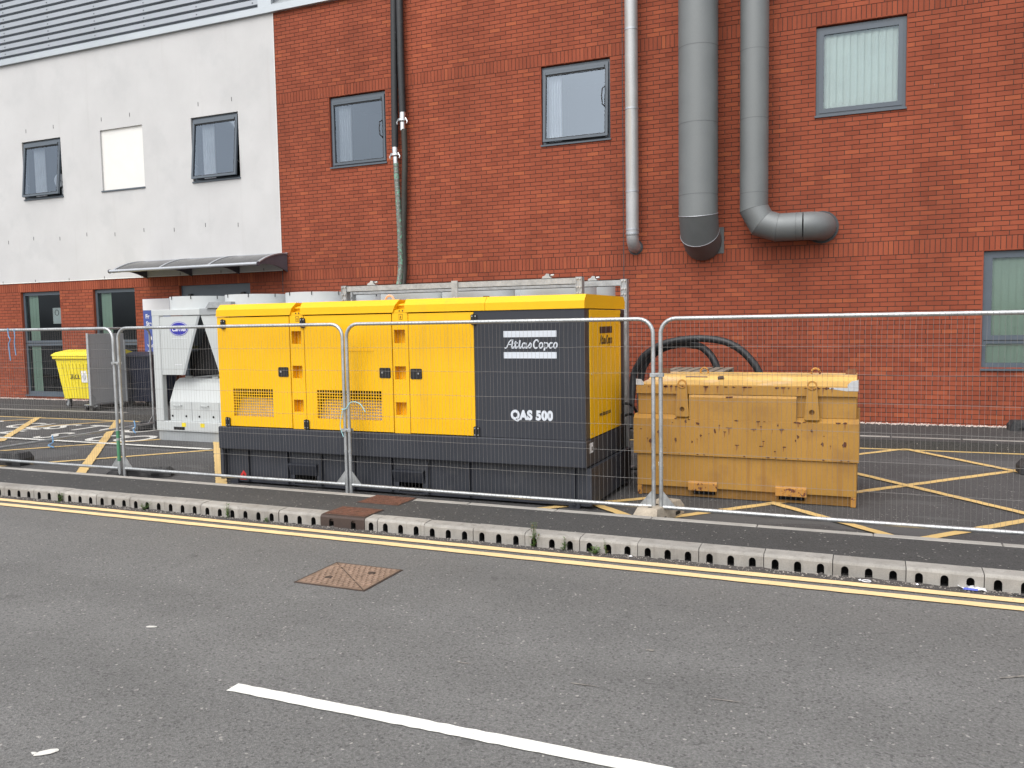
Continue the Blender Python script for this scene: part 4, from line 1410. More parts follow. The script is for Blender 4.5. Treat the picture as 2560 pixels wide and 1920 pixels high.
# hinges and locks
for n_, (hx, hz) in enumerate(((-7.062, 1.93), (-7.046, .762), (-5.91, 1.93), (-5.90, .766), (-3.748, 1.93), (-3.741, .761))):
    pd = doors[n_ // 2]
    hg = M().prism(rrect(hx - .034, hx + .034, hz - .053, hz + .053, .012), 'y', GY - .016, GY - .001).build('hinge', 'black_plastic', pd)
    M().tube([(hx, GY - .018, hz - .06), (hx, GY - .018, hz + .06)], .008, 8).build('hinge_pin', 'black_plastic', hg)
    for sx in (-1, 1):
        for sz in (-1, 1):
            M().prism(disc(hx + sx * .019, hz + sz * .035, .0075, 8), 'y', GY - .019, GY - .0165).build('bolt', 'steel_bolt', hg)
for n_, (lx, lz, s) in enumerate(((-6.204, 1.367, -1), (-4.838, 1.367, -1), (-4.45, 1.36, 1))):
    lk = M().prism(rrect(lx - .07, lx + .07, lz - .056, lz + .056, .014), 'y', GY - .007, GY - .001).build('lock', 'black_plastic', doors[n_])
    M().prism(rrect(lx - .055, lx + .055, lz - .042, lz + .030, .01), 'y', GY - .0105, GY - .0073).build('lock_paddle', 'black_plastic', lk)
    M().prism(disc(lx + s * .032, lz + .004, .011, 12), 'y', GY - .016, GY - .0108).build('key_barrel', 'steel_bolt', lk)
# charcoal right-hand panel with the lettering
pn = M().box(-3.751, GX1, GY, GY + .03, .709, CT - .002).build('side_panel', 'gen_grey', gen)
for z_ in ((1.743, 1.807), (1.528, 1.592)):
    M().box(-3.42, -2.845, GY - .0014, GY - .0004, *z_).build('logo_bar', 'decal_white', pn)


def ribbon(m_, pts, w, y, sx=1.0):
    """flat brush stroke through 2D points"""
    P2 = [Vector(p_) for p_ in pts]
    L_, R_ = [], []
    for i, p_ in enumerate(P2):
        t = (P2[min(i + 1, len(P2) - 1)] - P2[max(i - 1, 0)]).normalized()
        n_ = Vector((-t.y, t.x))
        ww = (w[i] if isinstance(w, list) else w) / 2
        L_.append(p_ + n_ * ww)
        R_.append(p_ - n_ * ww)
    for i in range(len(P2) - 1):
        m_.quad((R_[i].x, y, R_[i].y), (R_[i + 1].x, y, R_[i + 1].y), (L_[i + 1].x, y, L_[i + 1].y), (L_[i].x, y, L_[i].y))


def script_word(m_, X0, Z0, W_, H_, y):
    """slanted brush lettering built stroke by stroke, unit box 0..10 x 0..1"""
    def T(p_):
        return [(X0 + (u + .22 * v) * W_ / 10.25, Z0 + v * H_) for u, v in p_]

    def st(p_, w=.17):
        ribbon(m_, T(p_), w * H_, y)

    def ell(cx, cy, rx, ry, a0=0, a1=360, n=16):
        return [(cx + rx * math.cos(R(a0 + (a1 - a0) * i / n)), cy + ry * math.sin(R(a0 + (a1 - a0) * i / n))) for i in range(n + 1)]
    # A
    st([(-.1, .06), (.12, .0), (.35, .12), (.5, .45), (.68, .78), (.95, 1.0), (1.45, 1.0)], .14)
    st([(1.3, 1.0), (1.3, .25), (1.35, .05), (1.55, .02), (1.75, .18)], .2)
    st([(.55, .46), (1.3, .46)], .11)
    # t
    st([(1.95, .88), (1.95, .2), (2.02, .04), (2.2, .02), (2.45, .2)], .2)
    st([(1.6, .62), (2.4, .64)], .12)
    # l
    st([(2.75, 1.0), (2.75, .2), (2.82, .04), (3.0, .02), (3.25, .2)], .2)
    # a
    st(ell(3.62, .33, .3, .31), .16)
    st([(3.98, .66), (3.98, .2), (4.05, .04), (4.2, .02), (4.4, .16)], .2)
    # s
    st([(4.4, .14), (4.65, .36), (4.85, .68), (5.05, .5), (5.1, .22), (4.9, .03), (4.6, .07)], .16)
    # C
    st(ell(6.0, .5, .48, .5, 50, 310, 18), .19)
    st([(6.3, .72), (6.35, .98)], .13)
    # o
    st(ell(6.95, .33, .32, .32), .17)
    # p
    st([(7.5, .62), (7.62, .66), (7.7, .55), (7.72, -.3)], .2)
    st(ell(8.0, .33, .3, .31), .15)
    # c
    st(ell(8.85, .33, .32, .32, 45, 315, 14), .17)
    # o
    st(ell(9.7, .33, .32, .32), .17)
    st([(8.3, .14), (8.5, .2)], .1)
    st([(9.1, .1), (9.35, .2)], .1)


m = M()
script_word(m, -3.405, 1.632, .575, .082, GY - .0012)
m.build('brand_lettering', 'decal_white', pn)
text('model_lettering', 'QAS 500', .128, 'decal_white', pn, (-3.352, GY - .0013, .906), bold=.0075, sx=.90, space=1.08)
# right end wall
en = M()
en.box(GX1 - .03, GX1, GY + .031, GB, .709, CT - .003)
ew = en.build('end_wall', 'gen_grey', gen)
EY0, EY1 = GY + .20, GB - .36
ey = M().bbox(GX1 + .001, GX1 + .016, 7.955, 9.07, .716, 2.008, .003).build('end_door', 'gen_yellow_end', gen)
M().box(GX1 + .017, GX1 + .0185, 8.27, 8.72, 1.765, 1.835).build('logo_bar', 'decal_black', ey)
mm = M()
script_word(mm, 0, 0, .46, .085, 0)
mm.v = [(GX1 + .0178, 8.265 + x_, 1.655 + z_) for x_, _, z_ in mm.v]
mm.build('brand_lettering', 'decal_black', ey)
text('web_lettering', 'www.atlascopco.com', .072, 'decal_black', ey, (GX1 + .0178, 8.24, .905), rot=(R(90), 0, R(90)), sx=.66)
for z_ in (1.92, .80):
    M().box(GX1 + .0165, GX1 + .03, 9.05, 9.12, z_ - .05, z_ + .05).build('hinge', 'black_plastic', ey)
for z_ in (1.93, 1.36, .76):
    M().prism(disc(7.985, z_, .008, 8), 'x', GX1 + .0162, GX1 + .022).build('bolt', 'steel_bolt', ey)
# chamfered roof in sections
rp = [(GY - .012, CT + .003), (GY - .012, 2.098), (GY + .048, 2.162), (GB - .048, 2.162), (GB + .012, 2.098), (GB + .012, CT + .003)]


def roof(x0, x1, end_l=0.0, end_r=0.0):
    """section with optionally raked ends"""
    n_ = len(rp)
    zs = [0, .5, 1, 1, .5, 0]
    vs_ = [(x0 + end_l * (z_ - CT) / .15, y_, z_) for y_, z_ in rp] + [(x1 - end_r * (z_ - CT) / .15, y_, z_) for y_, z_ in rp]
    m_ = M()
    m_.add(vs_, [tuple(range(n_ - 1, -1, -1)), tuple(range(n_, 2 * n_))] + [(i, (i + 1) % n_, (i + 1) % n_ + n_, i + n_) for i in range(n_)])
    m_.fix = True
    return m_.build('roof_section', 'gen_yellow', gen)


roof(GX0 - .003, -6.085, .02, -.06)
roof(-5.925, -4.722, -.02, -.06)
roof(-4.562, -3.622, -.02, 0)
rs_ = roof(-3.618, GX1 + .006, 0, 0)
for a, b_ in ((-6.09, -5.92), (-4.726, -4.558)):
    lr = M().prism([(GY + .004, CT + .002), (GY + .004, CT + .03), (GY + .07, CT + .045), (GY + .07, 2.12), (GB - .05, 2.12), (GB - .05, CT + .002)], 'x', a, b_).build('lifting_beam', 'gen_yellow', gen)
    M().tube([(a + .02, GY + .05, 2.10), (b_ - .01, GY + .05, 2.10)], .011, 8).build('lifting_bar', 'gen_yellow', lr)
    for s in (-.02, .02):
        M().prism(disc((a + b_) / 2 + .02 + s, CT + .022, .008, 8), 'y', GY - .002, GY + .006).build('bolt', 'iron_dark', lr)
M().tube([(-5.20 + .06 * math.cos(i * math.pi / 8), 8.55, 2.165 + .07 * math.sin(i * math.pi / 8)) for i in range(9)], .012, 8).build('lifting_eye', 'orange_ring', gen)
M().tube([(-3.72, GY + .25, 2.16), (-3.72, GY + .25, 2.178)], .035, 12).build('roof_plug', 'iron_dark', gen)

# ------------------------------------------------------------------ galvanised goalpost frames behind the generator


def goalpost(label, x0, x1, y, mid=None, zt=2.425):
    t = thing('support_frame', label, 'steel frame', ((x0 + x1) / 2, y, 0), 'galvanised frames behind the generator')
    for x in (x0, x1):
        M().plate(x - .035, x + .035, 0.006, zt, y - .04, .006, []).build('post_web', 'galv_dull', t)
        ps = M()
        ps.box(x - .04, x - .034, y - .05, y + .05, .006, zt)
        ps.box(x + .034, x + .04, y - .05, y + .05, .006, zt)
        p_ = ps.build('post', 'galv_dull', t)
        M().box(x - .09, x + .09, y - .09, y + .09, .004, .016).build('base_plate', 'galv_dull', p_)
        for z_ in (zt - .02, zt - .12, zt - .19):
            for s in (-1, 1):
                M().tube([(x + s * .018, y - .058, z_), (x + s * .018, y - .04, z_)], .012, 8).build('bolt', 'steel_bolt', p_)
    rl = M()
    rl.box(x0 - .035, x1 - .04, y - .034, y - .028, zt - .085, zt - .004)
    rl.box(x0 - .035, x1 - .04, y - .034, y + .045, zt - .01, zt - .004)
    rl.box(x0 - .035, x1 - .04, y - .034, y + .045, zt - .085, zt - .079)
    rl.build('top_rail', 'galv_dull', t)
    if mid:
        M().box(mid - .045, mid + .045, y - .047, y - .036, zt - .32, zt + .01).build('drop_plate', 'galv_dull', t)
        M().tube([(mid, y - .058, zt - .2), (mid, y - .047, zt - .2)], .012, 8).build('bolt', 'steel_bolt', t)
    for x in (x0 + .42, x1 - .42):
        cl_ = M().prism([(x - .06, zt - .004), (x - .05, zt + .02), (x - .02, zt + .03), (x, zt + .055), (x + .035, zt + .05), (x + .04, zt + .02), (x + .07, zt - .004)], 'y', y - .03, y + .02).build('beam_clamp', 'galv', t)
        M().tube([(x + .05, y, zt + .03), (x + .09, y, zt + .035)], .014, 8).build('clamp_bolt', 'galv', cl_)
    return t


goalpost('nearer galvanised steel goalpost frame rising behind the yellow generator roof', -6.54, -3.19, 9.62, -4.86)
goalpost('farther galvanised steel goalpost frame whose right post shows beyond the generator', -6.94, -2.84, 10.36, None, 2.415)

# ================================================================== CHILLERS


def cowl(parent, cx, cy, z0, z1, r, clips):
    n_ = 40
    cw = M().tube([(cx, cy, z0), (cx, cy, z1)], r, n_, caps=False)
    cw.tube([(cx, cy, z1), (cx, cy, z0)], r - .012, n_, caps=False)
    for i in range(n_):
        a, b_ = 2 * math.pi * i / n_, 2 * math.pi * (i + 1) / n_
        cw.quad((cx + r * math.cos(a), cy + r * math.sin(a), z1), (cx + r * math.cos(b_), cy + r * math.sin(b_), z1), (cx + (r - .012) * math.cos(b_), cy + (r - .012) * math.sin(b_), z1), (cx + (r - .012) * math.cos(a), cy + (r - .012) * math.sin(a), z1))
    c_ = cw.build('fan_cowl', 'cowl_white', parent)
    if clips:
        for i in range(8):
            a = 2 * math.pi * (i + .5) / 8
            x, y = cx + (r + .006) * math.cos(a), cy + (r + .006) * math.sin(a)
            M().tube([(x, y, z1 - .05), (x, y, z1 + .008)], .006, 5).build('guard_clip', 'black_plastic', c_)
    M().tube([(cx, cy, z0), (cx, cy, z0 + .08)], .16, 16).build('fan_hub', 'black_plastic', c_)
    for i in range(5):
        a = 2 * math.pi * i / 5
        d, n_2 = Vector((math.cos(a), math.sin(a), 0)), Vector((-math.sin(a), math.cos(a), 0))
        c = Vector((cx, cy, z0 + .05))
        M().add([c + d * .1 - n_2 * .07 + Vector((0, 0, -.03)), c + d * .1 + n_2 * .07 + Vector((0, 0, .03)), c + d * (r - .04) + n_2 * .14 + Vector((0, 0, .03)), c + d * (r - .04) - n_2 * .14 + Vector((0, 0, -.03))], [(0, 1, 2, 3)]).build('fan_blade', 'black_plastic', c_)


def chiller(label, x0, x1, y0, y1, cxs, cys, logo, clips, zc=2.415):
    t = thing('chiller', label, 'chiller', ((x0 + x1) / 2, (y0 + y1) / 2, 0), 'white air-cooled chillers')
    bs = M()
    bs.box(x0 + .02, x1 - .02, y0 + .03, y0 + .13, .006, .165)
    bs.box(x0 + .02, x1 - .02, y1 - .13, y1 - .03, .006, .165)
    bs.box(x0 + .02, x0 + .14, y0 + .131, y1 - .131, .006, .16)
    bs.box(x1 - .14, x1 - .02, y0 + .131, y1 - .131, .006, .16)
    b_ = bs.build('base_rail', 'chiller_grey', t)
    for xx in (x0 + 1.35, x1 - 1.7):
        M().box(xx, xx + .35, y0 + .026, y0 + .029, .03, .14).build('fork_slot', 'hole_shade', b_)
    bm = M().bbox(x0, x1, y0, y0 + .12, .17, .335, .006).build('lower_beam', 'chiller_white', t)
    M().box(x0 + .38, x0 + .62, y0 - .002, y0 - .0005, .195, .245).build('beam_slot', 'hole_shade', bm)
    M().bbox(x0, x1, y1 - .12, y1, .17, .335, .006).build('lower_beam', 'chiller_white', t)
    for xx in (x0, x1 - .17):
        for yy in (y0, y1 - .1):
            M().bbox(xx, xx + .17, yy, yy + .1, .336, 2.19, .008).build('corner_post', 'chiller_white', t)
    for yy in (y0, y1 - .1):
        M().bbox(x0, x0 + 1.05, yy - .004, yy + .1, 2.10, 2.2, .006).build('top_beam', 'chiller_white', t)
        M().bbox(x0 + 1.052, x1, yy - .01, yy + .1, 2.095, 2.205, .006).build('top_beam', 'chiller_grey', t)
    M().box(x0 + .02, x1 - .02, y0 + .1, y1 - .1, 2.17, 2.196).build('fan_deck', 'chiller_white', t)
    # V-shaped coil panels with dark wedges between them
    nv = max(1, round((x1 - x0) / 2.2))
    pz0, pz1 = 1.115, 2.09
    wv = (x1 - x0 - .34) / (2 * nv)
    for k in range(nv):
        xa = x0 + .172 + k * 2 * wv
        apx = xa + wv + .02
        M().prism([(xa, pz0), (xa + wv * .55, pz0), (apx - .02, pz1), (xa, pz1)], 'y', y0 + .012, y0 + .03).build('side_panel', 'chiller_white', t)
        M().prism([(xa + 2 * wv - .003, pz0), (xa + 2 * wv - wv * .5, pz0), (apx + .04, pz1), (xa + 2 * wv - .003, pz1)], 'y', y0 + .012, y0 + .03).build('side_panel', 'chiller_white', t)
        M().prism([(xa + wv * .55, pz0), (xa + wv * .55 + .05, pz0), (apx + .03, pz1), (apx - .02, pz1)], 'y', y0 + .004, y0 + .011).build('panel_trim', 'chiller_grey', t)
        M().prism([(xa + wv * .55, pz0), (xa + 2 * wv - wv * .5, pz0), (apx + .035, pz1), (apx - .015, pz1)], 'y', y0 + .25, y1 - .25).build('condenser_coil', 'coil_black', t)
    # rounded compressor enclosure below
    xe0, xe1 = x0 + .26, x1 - .26
    pr = [(y0 + .06, .338), (y0 + .06, .66), (y0 + .20, .98), (y0 + .30, 1.04), (y1 - .30, 1.04), (y1 - .15, .9), (y1 - .08, .6), (y1 - .08, .338)]
    e0 = M().prism(pr, 'x', xe0, xe1).build('enclosure', 'chiller_white', t)
    nb = int((xe1 - xe0) / .62)
    for k in range(nb):
        xx = xe0 + .18 + k * .58
        M().tube([(xx - .08, y0 + .058, .60), (xx - .08, y0 + .02, .60), (xx + .08, y0 + .02, .60), (xx + .08, y0 + .058, .60)], .009, 6).build('handle', 'chiller_white', e0)
        M().box(xx - .07, xx + .07, y0 + .32, y0 + .36, 1.041, 1.075).build('lid_handle', 'chiller_white', e0)
        for dx in (-.13, .17):
            M().prism(disc(xx + dx, .42, .019, 10), 'y', y0 + .055, y0 + .0595).build('vent_hole', 'hole_shade', e0)
        if k:
            M().box(xx - .29, xx - .284, y0 + .056, y0 + .0595, .34, .66).build('lid_seam', 'chiller_grey', e0)
    M().tube([(x0 + 1.1, y0 + .5, 1.12), (x0 + 1.6, y0 + .45, 1.16), (x1 - .4, y0 + .5, 1.12)], .05, 10).build('suction_pipe', 'hose_black', t)
    if logo:
        cx, cz = x0 + .58, 1.88
        el = [(cx + .20 * math.cos(2 * math.pi * i / 32), cz + .118 * math.sin(2 * math.pi * i / 32)) for i in range(32)]
        el2 = [(cx + .19 * math.cos(2 * math.pi * i / 32), cz + .109 * math.sin(2 * math.pi * i / 32)) for i in range(32)]
        el3 = [(cx + .182 * math.cos(2 * math.pi * i / 32), cz + .102 * math.sin(2 * math.pi * i / 32)) for i in range(32)]
        lg = M().prism(el, 'y', y0 + .0095, y0 + .0115).build('logo_badge', 'logo_blue', t)
        M().prism(el2, 'y', y0 + .0085, y0 + .0092).build('logo_ring', 'sign_white', lg)
        M().prism(el3, 'y', y0 + .0074, y0 + .0082).build('logo_field', 'logo_blue', lg)
        text('logo_lettering', 'Carrier', .115, 'sign_white', lg, (cx - .155, y0 + .0068, cz - .038), shear=.28, bold=.0022, sx=.93)
        M().box(x0 + .42, x0 + .74, y0 + .008, y0 + .0118, 1.715, 1.722).build('panel_slot', 'sign_white', t)
        M().box(x0 + .46, x0 + .62, y0 + .008, y0 + .0118, 1.28, 1.288).build('panel_slot', 'sign_white', t)
        for xx in (x0 + .56, x0 + .96):
            M().box(xx, xx + .09, y0 - .0025, y0 - .0006, .25, .315).build('warning_label', 'label_yellow', bm)
        M().prism([(x0 + 1.22, 2.206), (x0 + 1.30, 2.30), (x0 + 1.75, 2.30), (x0 + 1.75, 2.206)], 'y', y0 - .05, y0 + .05).build('cable_tray', 'galv_dull', t)
    for xx in cxs:
        for yy in cys:
            cowl(t, xx, yy, 2.197, zc, .535, clips)
    return t


chiller('white air-cooled chiller with a blue oval badge, left of the generator', -11.06, -7.42, 10.55, 12.75, (-10.46, -9.27, -8.05), (11.12, 12.2), True, True)
chiller('second white chiller hidden behind the generator, only its round fan cowls showing', -6.95, -3.66, 10.56, 12.45, (-6.28, -5.24, -4.0), (11.1, 12.05), False, False, 2.41)

# ================================================================== FUEL TANK
TY, TX0, TX1, TB = 8.78, -2.282, -0.075, 9.95
tk = thing('fuel_tank', 'rust-chipped ochre steel fuel tank right of the generator', 'fuel tank', ((TX0 + TX1) / 2, 9.35, 0))
pk2 = [(-1.68, -1.45), (-.81, -.56)]
m = M().plate(TX0 + .05, TX1 - .05, .03, .108, TY + .04, .03, [(a, b_, .034, .100) for a, b_ in pk2], back=False)
m.box(TX0 + .05, TX1 - .05, TY + .035, TY + .2, .012, .029)
m.box(TX0 + .05, TX1 - .05, TB - .1, TB - .03, .012, .108)
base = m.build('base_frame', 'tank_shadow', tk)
for a, b_ in pk2:
    M().box(a, b_, TY + .075, TB - .2, .034, .1).build('fork_pocket', 'hole_shade', base)
for x in (TX0 + .002, TX1 - .052):
    M().bbox(x, x + .05, TY + .002, TB, .008, .109, .004).build('corner_foot', 'tank_edge', tk)
M().bbox(TX0, TX1, TY, TB, .11, .455, .006).build('lower_body', 'tank_paint', tk)
for a, b_ in ((-1.723, -1.425), (-.838, -.537)):
    M().prism([(TY - .002, .185), (TY - .028, .165), (TY - .028, .088), (TY - .002, .088)], 'x', a, b_).build('pocket_flap', 'tank_edge', tk)
pb = [(TY - .028, .462), (TY - .028, .842), (TY + .028, .885), (TB - .01, .885), (TB + .03, .842), (TB + .03, .462)]
M().prism(pb, 'x', TX0 - .028, TX1 + .018).build('middle_band', 'tank_paint', tk)
M().box(TX0 + .005, TX1 - .005, TY + .002, TB - .002, .4555, .4615).build('band_gap', 'tank_edge', tk)
M().bbox(TX0 + .01, TX1 - .008, TY + .03, TB - .01, .886, 1.106, .004).build('upper_body', 'tank_paint', tk)
M().prism([(TY + .0295, .8455), (TY - .026, .8455), (TY - .026, 1.078), (TY - .002, 1.103), (TY + .0295, 1.103)], 'x', -1.714, -.641).build('centre_panel', 'tank_paint', tk)
# lid
lp = [(TY - .004, 1.109), (TY - .004, 1.198), (TY + .02, 1.206), (TY + .50, 1.222), (TY + .60, 1.262), (TB - .05, 1.272), (TB, 1.262), (TB, 1.109)]
ld = M().prism(lp[:2] + [(TY + .016, 1.2055), (TB - .02, 1.2055), (TB, 1.198), (TB, 1.109)], 'x', TX0 + .0, TX1 - .0).build('lid', 'tank_paint', tk)
M().prism([(TY + .02, 1.2062), (TY + .50, 1.224), (TY + .60, 1.262), (TB - .05, 1.272), (TB - .02, 1.2062)], 'x', TX0 + .012, TX1 - .015).build('lid_top', 'tank_top_lit', ld)
M().box(TX0 + .32, TX0 + .40, TY + .58, TY + .60, 1.222, 1.252).build('lid_slot', 'hole_shade', ld)
M().tube([(TX0 + .42, TY + .56, 1.254), (TX0 + .66, TY + .56, 1.254)], .008, 6).build('lid_latch', 'iron_worn', ld)
M().tube([(-1.5, TY + .52, 1.24), (-1.44, TY + .52, 1.25)], .022, 8).build('lid_hasp', 'iron_dark', ld)
for x0, x1 in ((TX0 - .004, TX0 + .08), (TX1 - .092, TX1 + .006)):
    M().prism(([(x0, 1.2), (x0, 1.265), (x0 + .055, 1.26), (x1, 1.225), (x1, 1.2)] if x0 < -1 else [(x1, 1.2), (x1, 1.275), (x0 + .035, 1.262), (x0, 1.225), (x0, 1.2)]), 'y', TY - .008, TY + .004).build('corner_cap', 'scuff_grey', ld)
M().box(TX1 - .09, TX1 + .006, TY - .0075, TY - .0045, 1.165, 1.199).build('bare_patch', 'scuff_grey', ld)
m = M()
ribbon(m, [(TX1 - .30, 1.192), (TX1 - .2, 1.188), (TX1 - .09, 1.18)], [.006, .02, .035], TY - .0055)
m.build('bare_patch', 'scuff_grey', ld)


def lug(cx, label=None):
    zb, zt, w0, w1, rc = .872, 1.215, .072, .046, .05
    out = [(cx - w0, zb), (cx - w1, zt)] + [(cx + .05 * math.cos(R(180 - 180 * i / 10)), zt + .05 * math.sin(R(180 * i / 10))) for i in range(1, 10)] + [(cx + w1, zt), (cx + w0, zb)]
    # plate with two holes: ring eye on top, round hole low down; built as strips around the holes
    n_ = 20
    m_ = M()
    for (hx, hz, hr, box_) in ((cx, zt, .03, None), (cx, .95, .026, None)):
        pass
    yF, yB = TY - .042, TY - .030
    # top eye: annulus
    for i in range(n_):
        a, b_ = 2 * math.pi * i / n_, 2 * math.pi * (i + 1) / n_
        for y_, fl_ in ((yF, 1), (yB, 0)):
            q = [(cx + r_ * math.cos(t_), y_, zt + r_ * math.sin(t_)) for r_, t_ in ((.031, a), (.05, a), (.05, b_), (.031, b_))]
            m_.quad(*(q if fl_ else q[::-1]))
        m_.quad((cx + .05 * math.cos(a), yF, zt + .05 * math.sin(a)), (cx + .05 * math.cos(a), yB, zt + .05 * math.sin(a)), (cx + .05 * math.cos(b_), yB, zt + .05 * math.sin(b_)), (cx + .05 * math.cos(b_), yF, zt + .05 * math.sin(b_)))
        m_.quad((cx + .031 * math.cos(b_), yF, zt + .031 * math.sin(b_)), (cx + .031 * math.cos(b_), yB, zt + .031 * math.sin(b_)), (cx + .031 * math.cos(a), yB, zt + .031 * math.sin(a)), (cx + .031 * math.cos(a), yF, zt + .031 * math.sin(a)))
    m_.build('lug_eye', 'tank_edge', tk)
    # tapered plate below the eye with a real hole
    hz, hr = .95, .026
    poly = [(cx - w0, zb), (cx + w0, zb), (cx + w1 + .002, zt - .02), (cx + .03, zt - .038), (cx, zt - .046), (cx - .03, zt - .038), (cx - w1 - .002, zt - .02)]
    m2_ = M()
    per = []
    N_ = 32
    for i in range(N_):
        a = 2 * math.pi * i / N_
        d = Vector((math.cos(a), math.sin(a)))
        best = None
        for j in range(len(poly)):
            p_, q_ = Vector(poly[j]), Vector(poly[(j + 1) % len(poly)])
            e_ = q_ - p_
            den = d.x * e_.y - d.y * e_.x
            if abs(den) < 1e-9:
                continue
            w_ = p_ - Vector((cx, hz))
            t_ = (w_.x * e_.y - w_.y * e_.x) / den
            s_ = (w_.x * d.y - w_.y * d.x) / den
            if t_ > 0 and -1e-6 <= s_ <= 1 + 1e-6 and (best is None or t_ < best):
                best = t_
        per.append((cx + d.x * best, hz + d.y * best, cx + d.x * hr, hz + d.y * hr))
    for i in range(N_):
        a, b_ = per[i], per[(i + 1) % N_]
        m2_.quad((a[2], yF, a[3]), (a[0], yF, a[1]), (b_[0], yF, b_[1]), (b_[2], yF, b_[3]))
        m2_.quad((b_[2], yF, b_[3]), (b_[2], yF + .03, b_[3]), (a[2], yF + .03, a[3]), (a[2], yF, a[3]))
        m2_.quad((a[0], yF, a[1]), (a[0], yF + .055, a[1]), (b_[0], yF + .055, b_[1]), (b_[0], yF, b_[1]))
    m2_.fix = False
    m2_.build('lifting_lug', 'tank_paint', tk)
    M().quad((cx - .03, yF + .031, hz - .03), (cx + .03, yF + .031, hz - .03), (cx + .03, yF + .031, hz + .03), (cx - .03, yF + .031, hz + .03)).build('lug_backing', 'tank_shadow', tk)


lug(-1.783)
lug(-.493)
for x in (-1.719, -.512):
    M().tube([(x + .045 * math.cos(2 * math.pi * i / 16), 9.7, 1.288 + .045 * math.sin(2 * math.pi * i / 16)) for i in range(16)], .011, 8, closed=True).build('rear_ring', 'tank_edge', tk)
for x in (-2.175, -.15):
    M().prism([(x - .06, 1.262), (x - .055, 1.305), (x - .03, 1.325), (x + .05, 1.328), (x + .055, 1.262)], 'y', 9.68, 9.73).build('rear_bracket', 'rusty_steel', tk)
# paint splashes on the front
for cx, cz, rr_ in ((-2.02, .35, .03), (-2.02, .28, .018)):
    pts = []
    for i in range(14):
        a = 2 * math.pi * i / 14
        r_ = rr_ * random.uniform(.65, 1.15)
        pts.append((cx + r_ * math.cos(a), cz + r_ * math.sin(a) * 1.1))
    M().prism(pts, 'y', TY - .003, TY - .0012).build('paint_splash', 'splash_white', tk)
# chipped paint with rust on edges and faces
random.seed(21)
spots = [(-1.78 + random.uniform(-.4, 1.6), z + random.uniform(-.004, .006), random.uniform(.008, .03), .4) for z in (.845, .845, .845, .845, .845, .845, .845, .845) for _ in (0,)]
spots += [(random.uniform(-2.2, -.3), 1.188, random.uniform(.01, .03), .45) for _ in range(26)]
spots += [(random.uniform(-2.25, -.1), random.uniform(.5, .83), random.uniform(.007, .022), random.choice((.35, .5, 1.6))) for _ in range(30)]
spots += [(-1.30, .765, .035, .25), (-1.05, .76, .03, .3), (-.78, .765, .028, .35), (-1.62, .80, .03, .6), (-1.22, .59, .03, .25), (-.98, .588, .026, .3), (-.76, .59, .024, .35), (-1.30, 1.085, .05, .3), (-.62, .84, .05, .3), (-.25, .85, .04, .3)]
spots += [(random.uniform(-2.25, -.1), .474, random.uniform(.008, .018), .5) for _ in range(12)]
m = M()
for cx, cz, r_, asp in spots:
    yy = TY - .0305 if .46 < cz < .86 else TY - .0062
    if cz > 1.0:
        yy = TY - .0065 if cz > 1.11 else TY - .0285
    n_ = 8
    pts = [(cx + r_ * random.uniform(.4, 1.2) * math.cos(2 * math.pi * i / n_), yy, cz + r_ * asp * random.uniform(.4, 1.2) * math.sin(2 * math.pi * i / n_)) for i in range(n_)]
    m.quad(*pts)
m.build('rust_spots', 'rusty_spot', tk, kind='stuff')
m = M()
for cx, cz, r_, asp in spots:
    if random.random() < .55:
        yy = (TY - .0297 if .5 < cz < .86 else None)
        if cz > 1.11:
            yy = TY - .0055
        if yy is None:
            continue
        w_, h_ = r_ * random.uniform(.25, .5), random.uniform(.02, .075)
        h_ = min(h_, cz - (.47 if cz < 1 else 1.113))
        m.quad((cx - w_, yy, cz), (cx - w_ * .3, yy, cz - h_), (cx + w_ * .2, yy, cz - h_ * .9), (cx + w_, yy, cz))
m.build('rust_runs', 'rust_run', tk, kind='stuff')
random.seed(33)

# ================================================================== PALLETS behind the tank
px0, px1, py0, py1 = -2.42, -1.64, 10.35, 11.45
pal = thing('pallet', 'topmost grey weathered pallet of the stack behind the fuel tank', 'pallet', (-2.03, 10.9, 1.10), 'stacked pallets behind the tank')
for i in range(6):
    x = px0 + i * (px1 - px0 - .1) / 5
    M().bbox(x, x + .10, py0, py1, 1.218, 1.24, .003).build('top_board', 'wood', pal)
for y in (py0, (py0 + py1) / 2 - .05, py1 - .1):
    M().box(px0, px1, y, y + .1, 1.196, 1.217).build('stringer_board', 'wood', pal)
    for x in (px0, (px0 + px1) / 2 - .05, px1 - .1):
        M().box(x, x + .1, y, y + .1, 1.122, 1.195).build('block', 'wood', pal)
    M().box(px0, px1, y, y + .1, 1.10, 1.121).build('bottom_board', 'wood', pal)
for k in range(1, 8):
    r_ = pal.copy()
    col.objects.link(r_)
    r_.location.z = 1.10 - k * .142 + (0 if k < 7 else 0.0)
    r_.location.x += random.uniform(-.02, .02)
    r_['label'] = ('second', 'third', 'fourth', 'fifth', 'sixth', 'seventh', 'lowest')[k - 1] + ' pallet from the top of the stack behind the fuel tank' if k < 7 else 'lowest pallet, on the ground, of the stack behind the fuel tank'
    for c_ in list(pal.children):
        q = c_.copy()
        col.objects.link(q)
        q.parent = r_

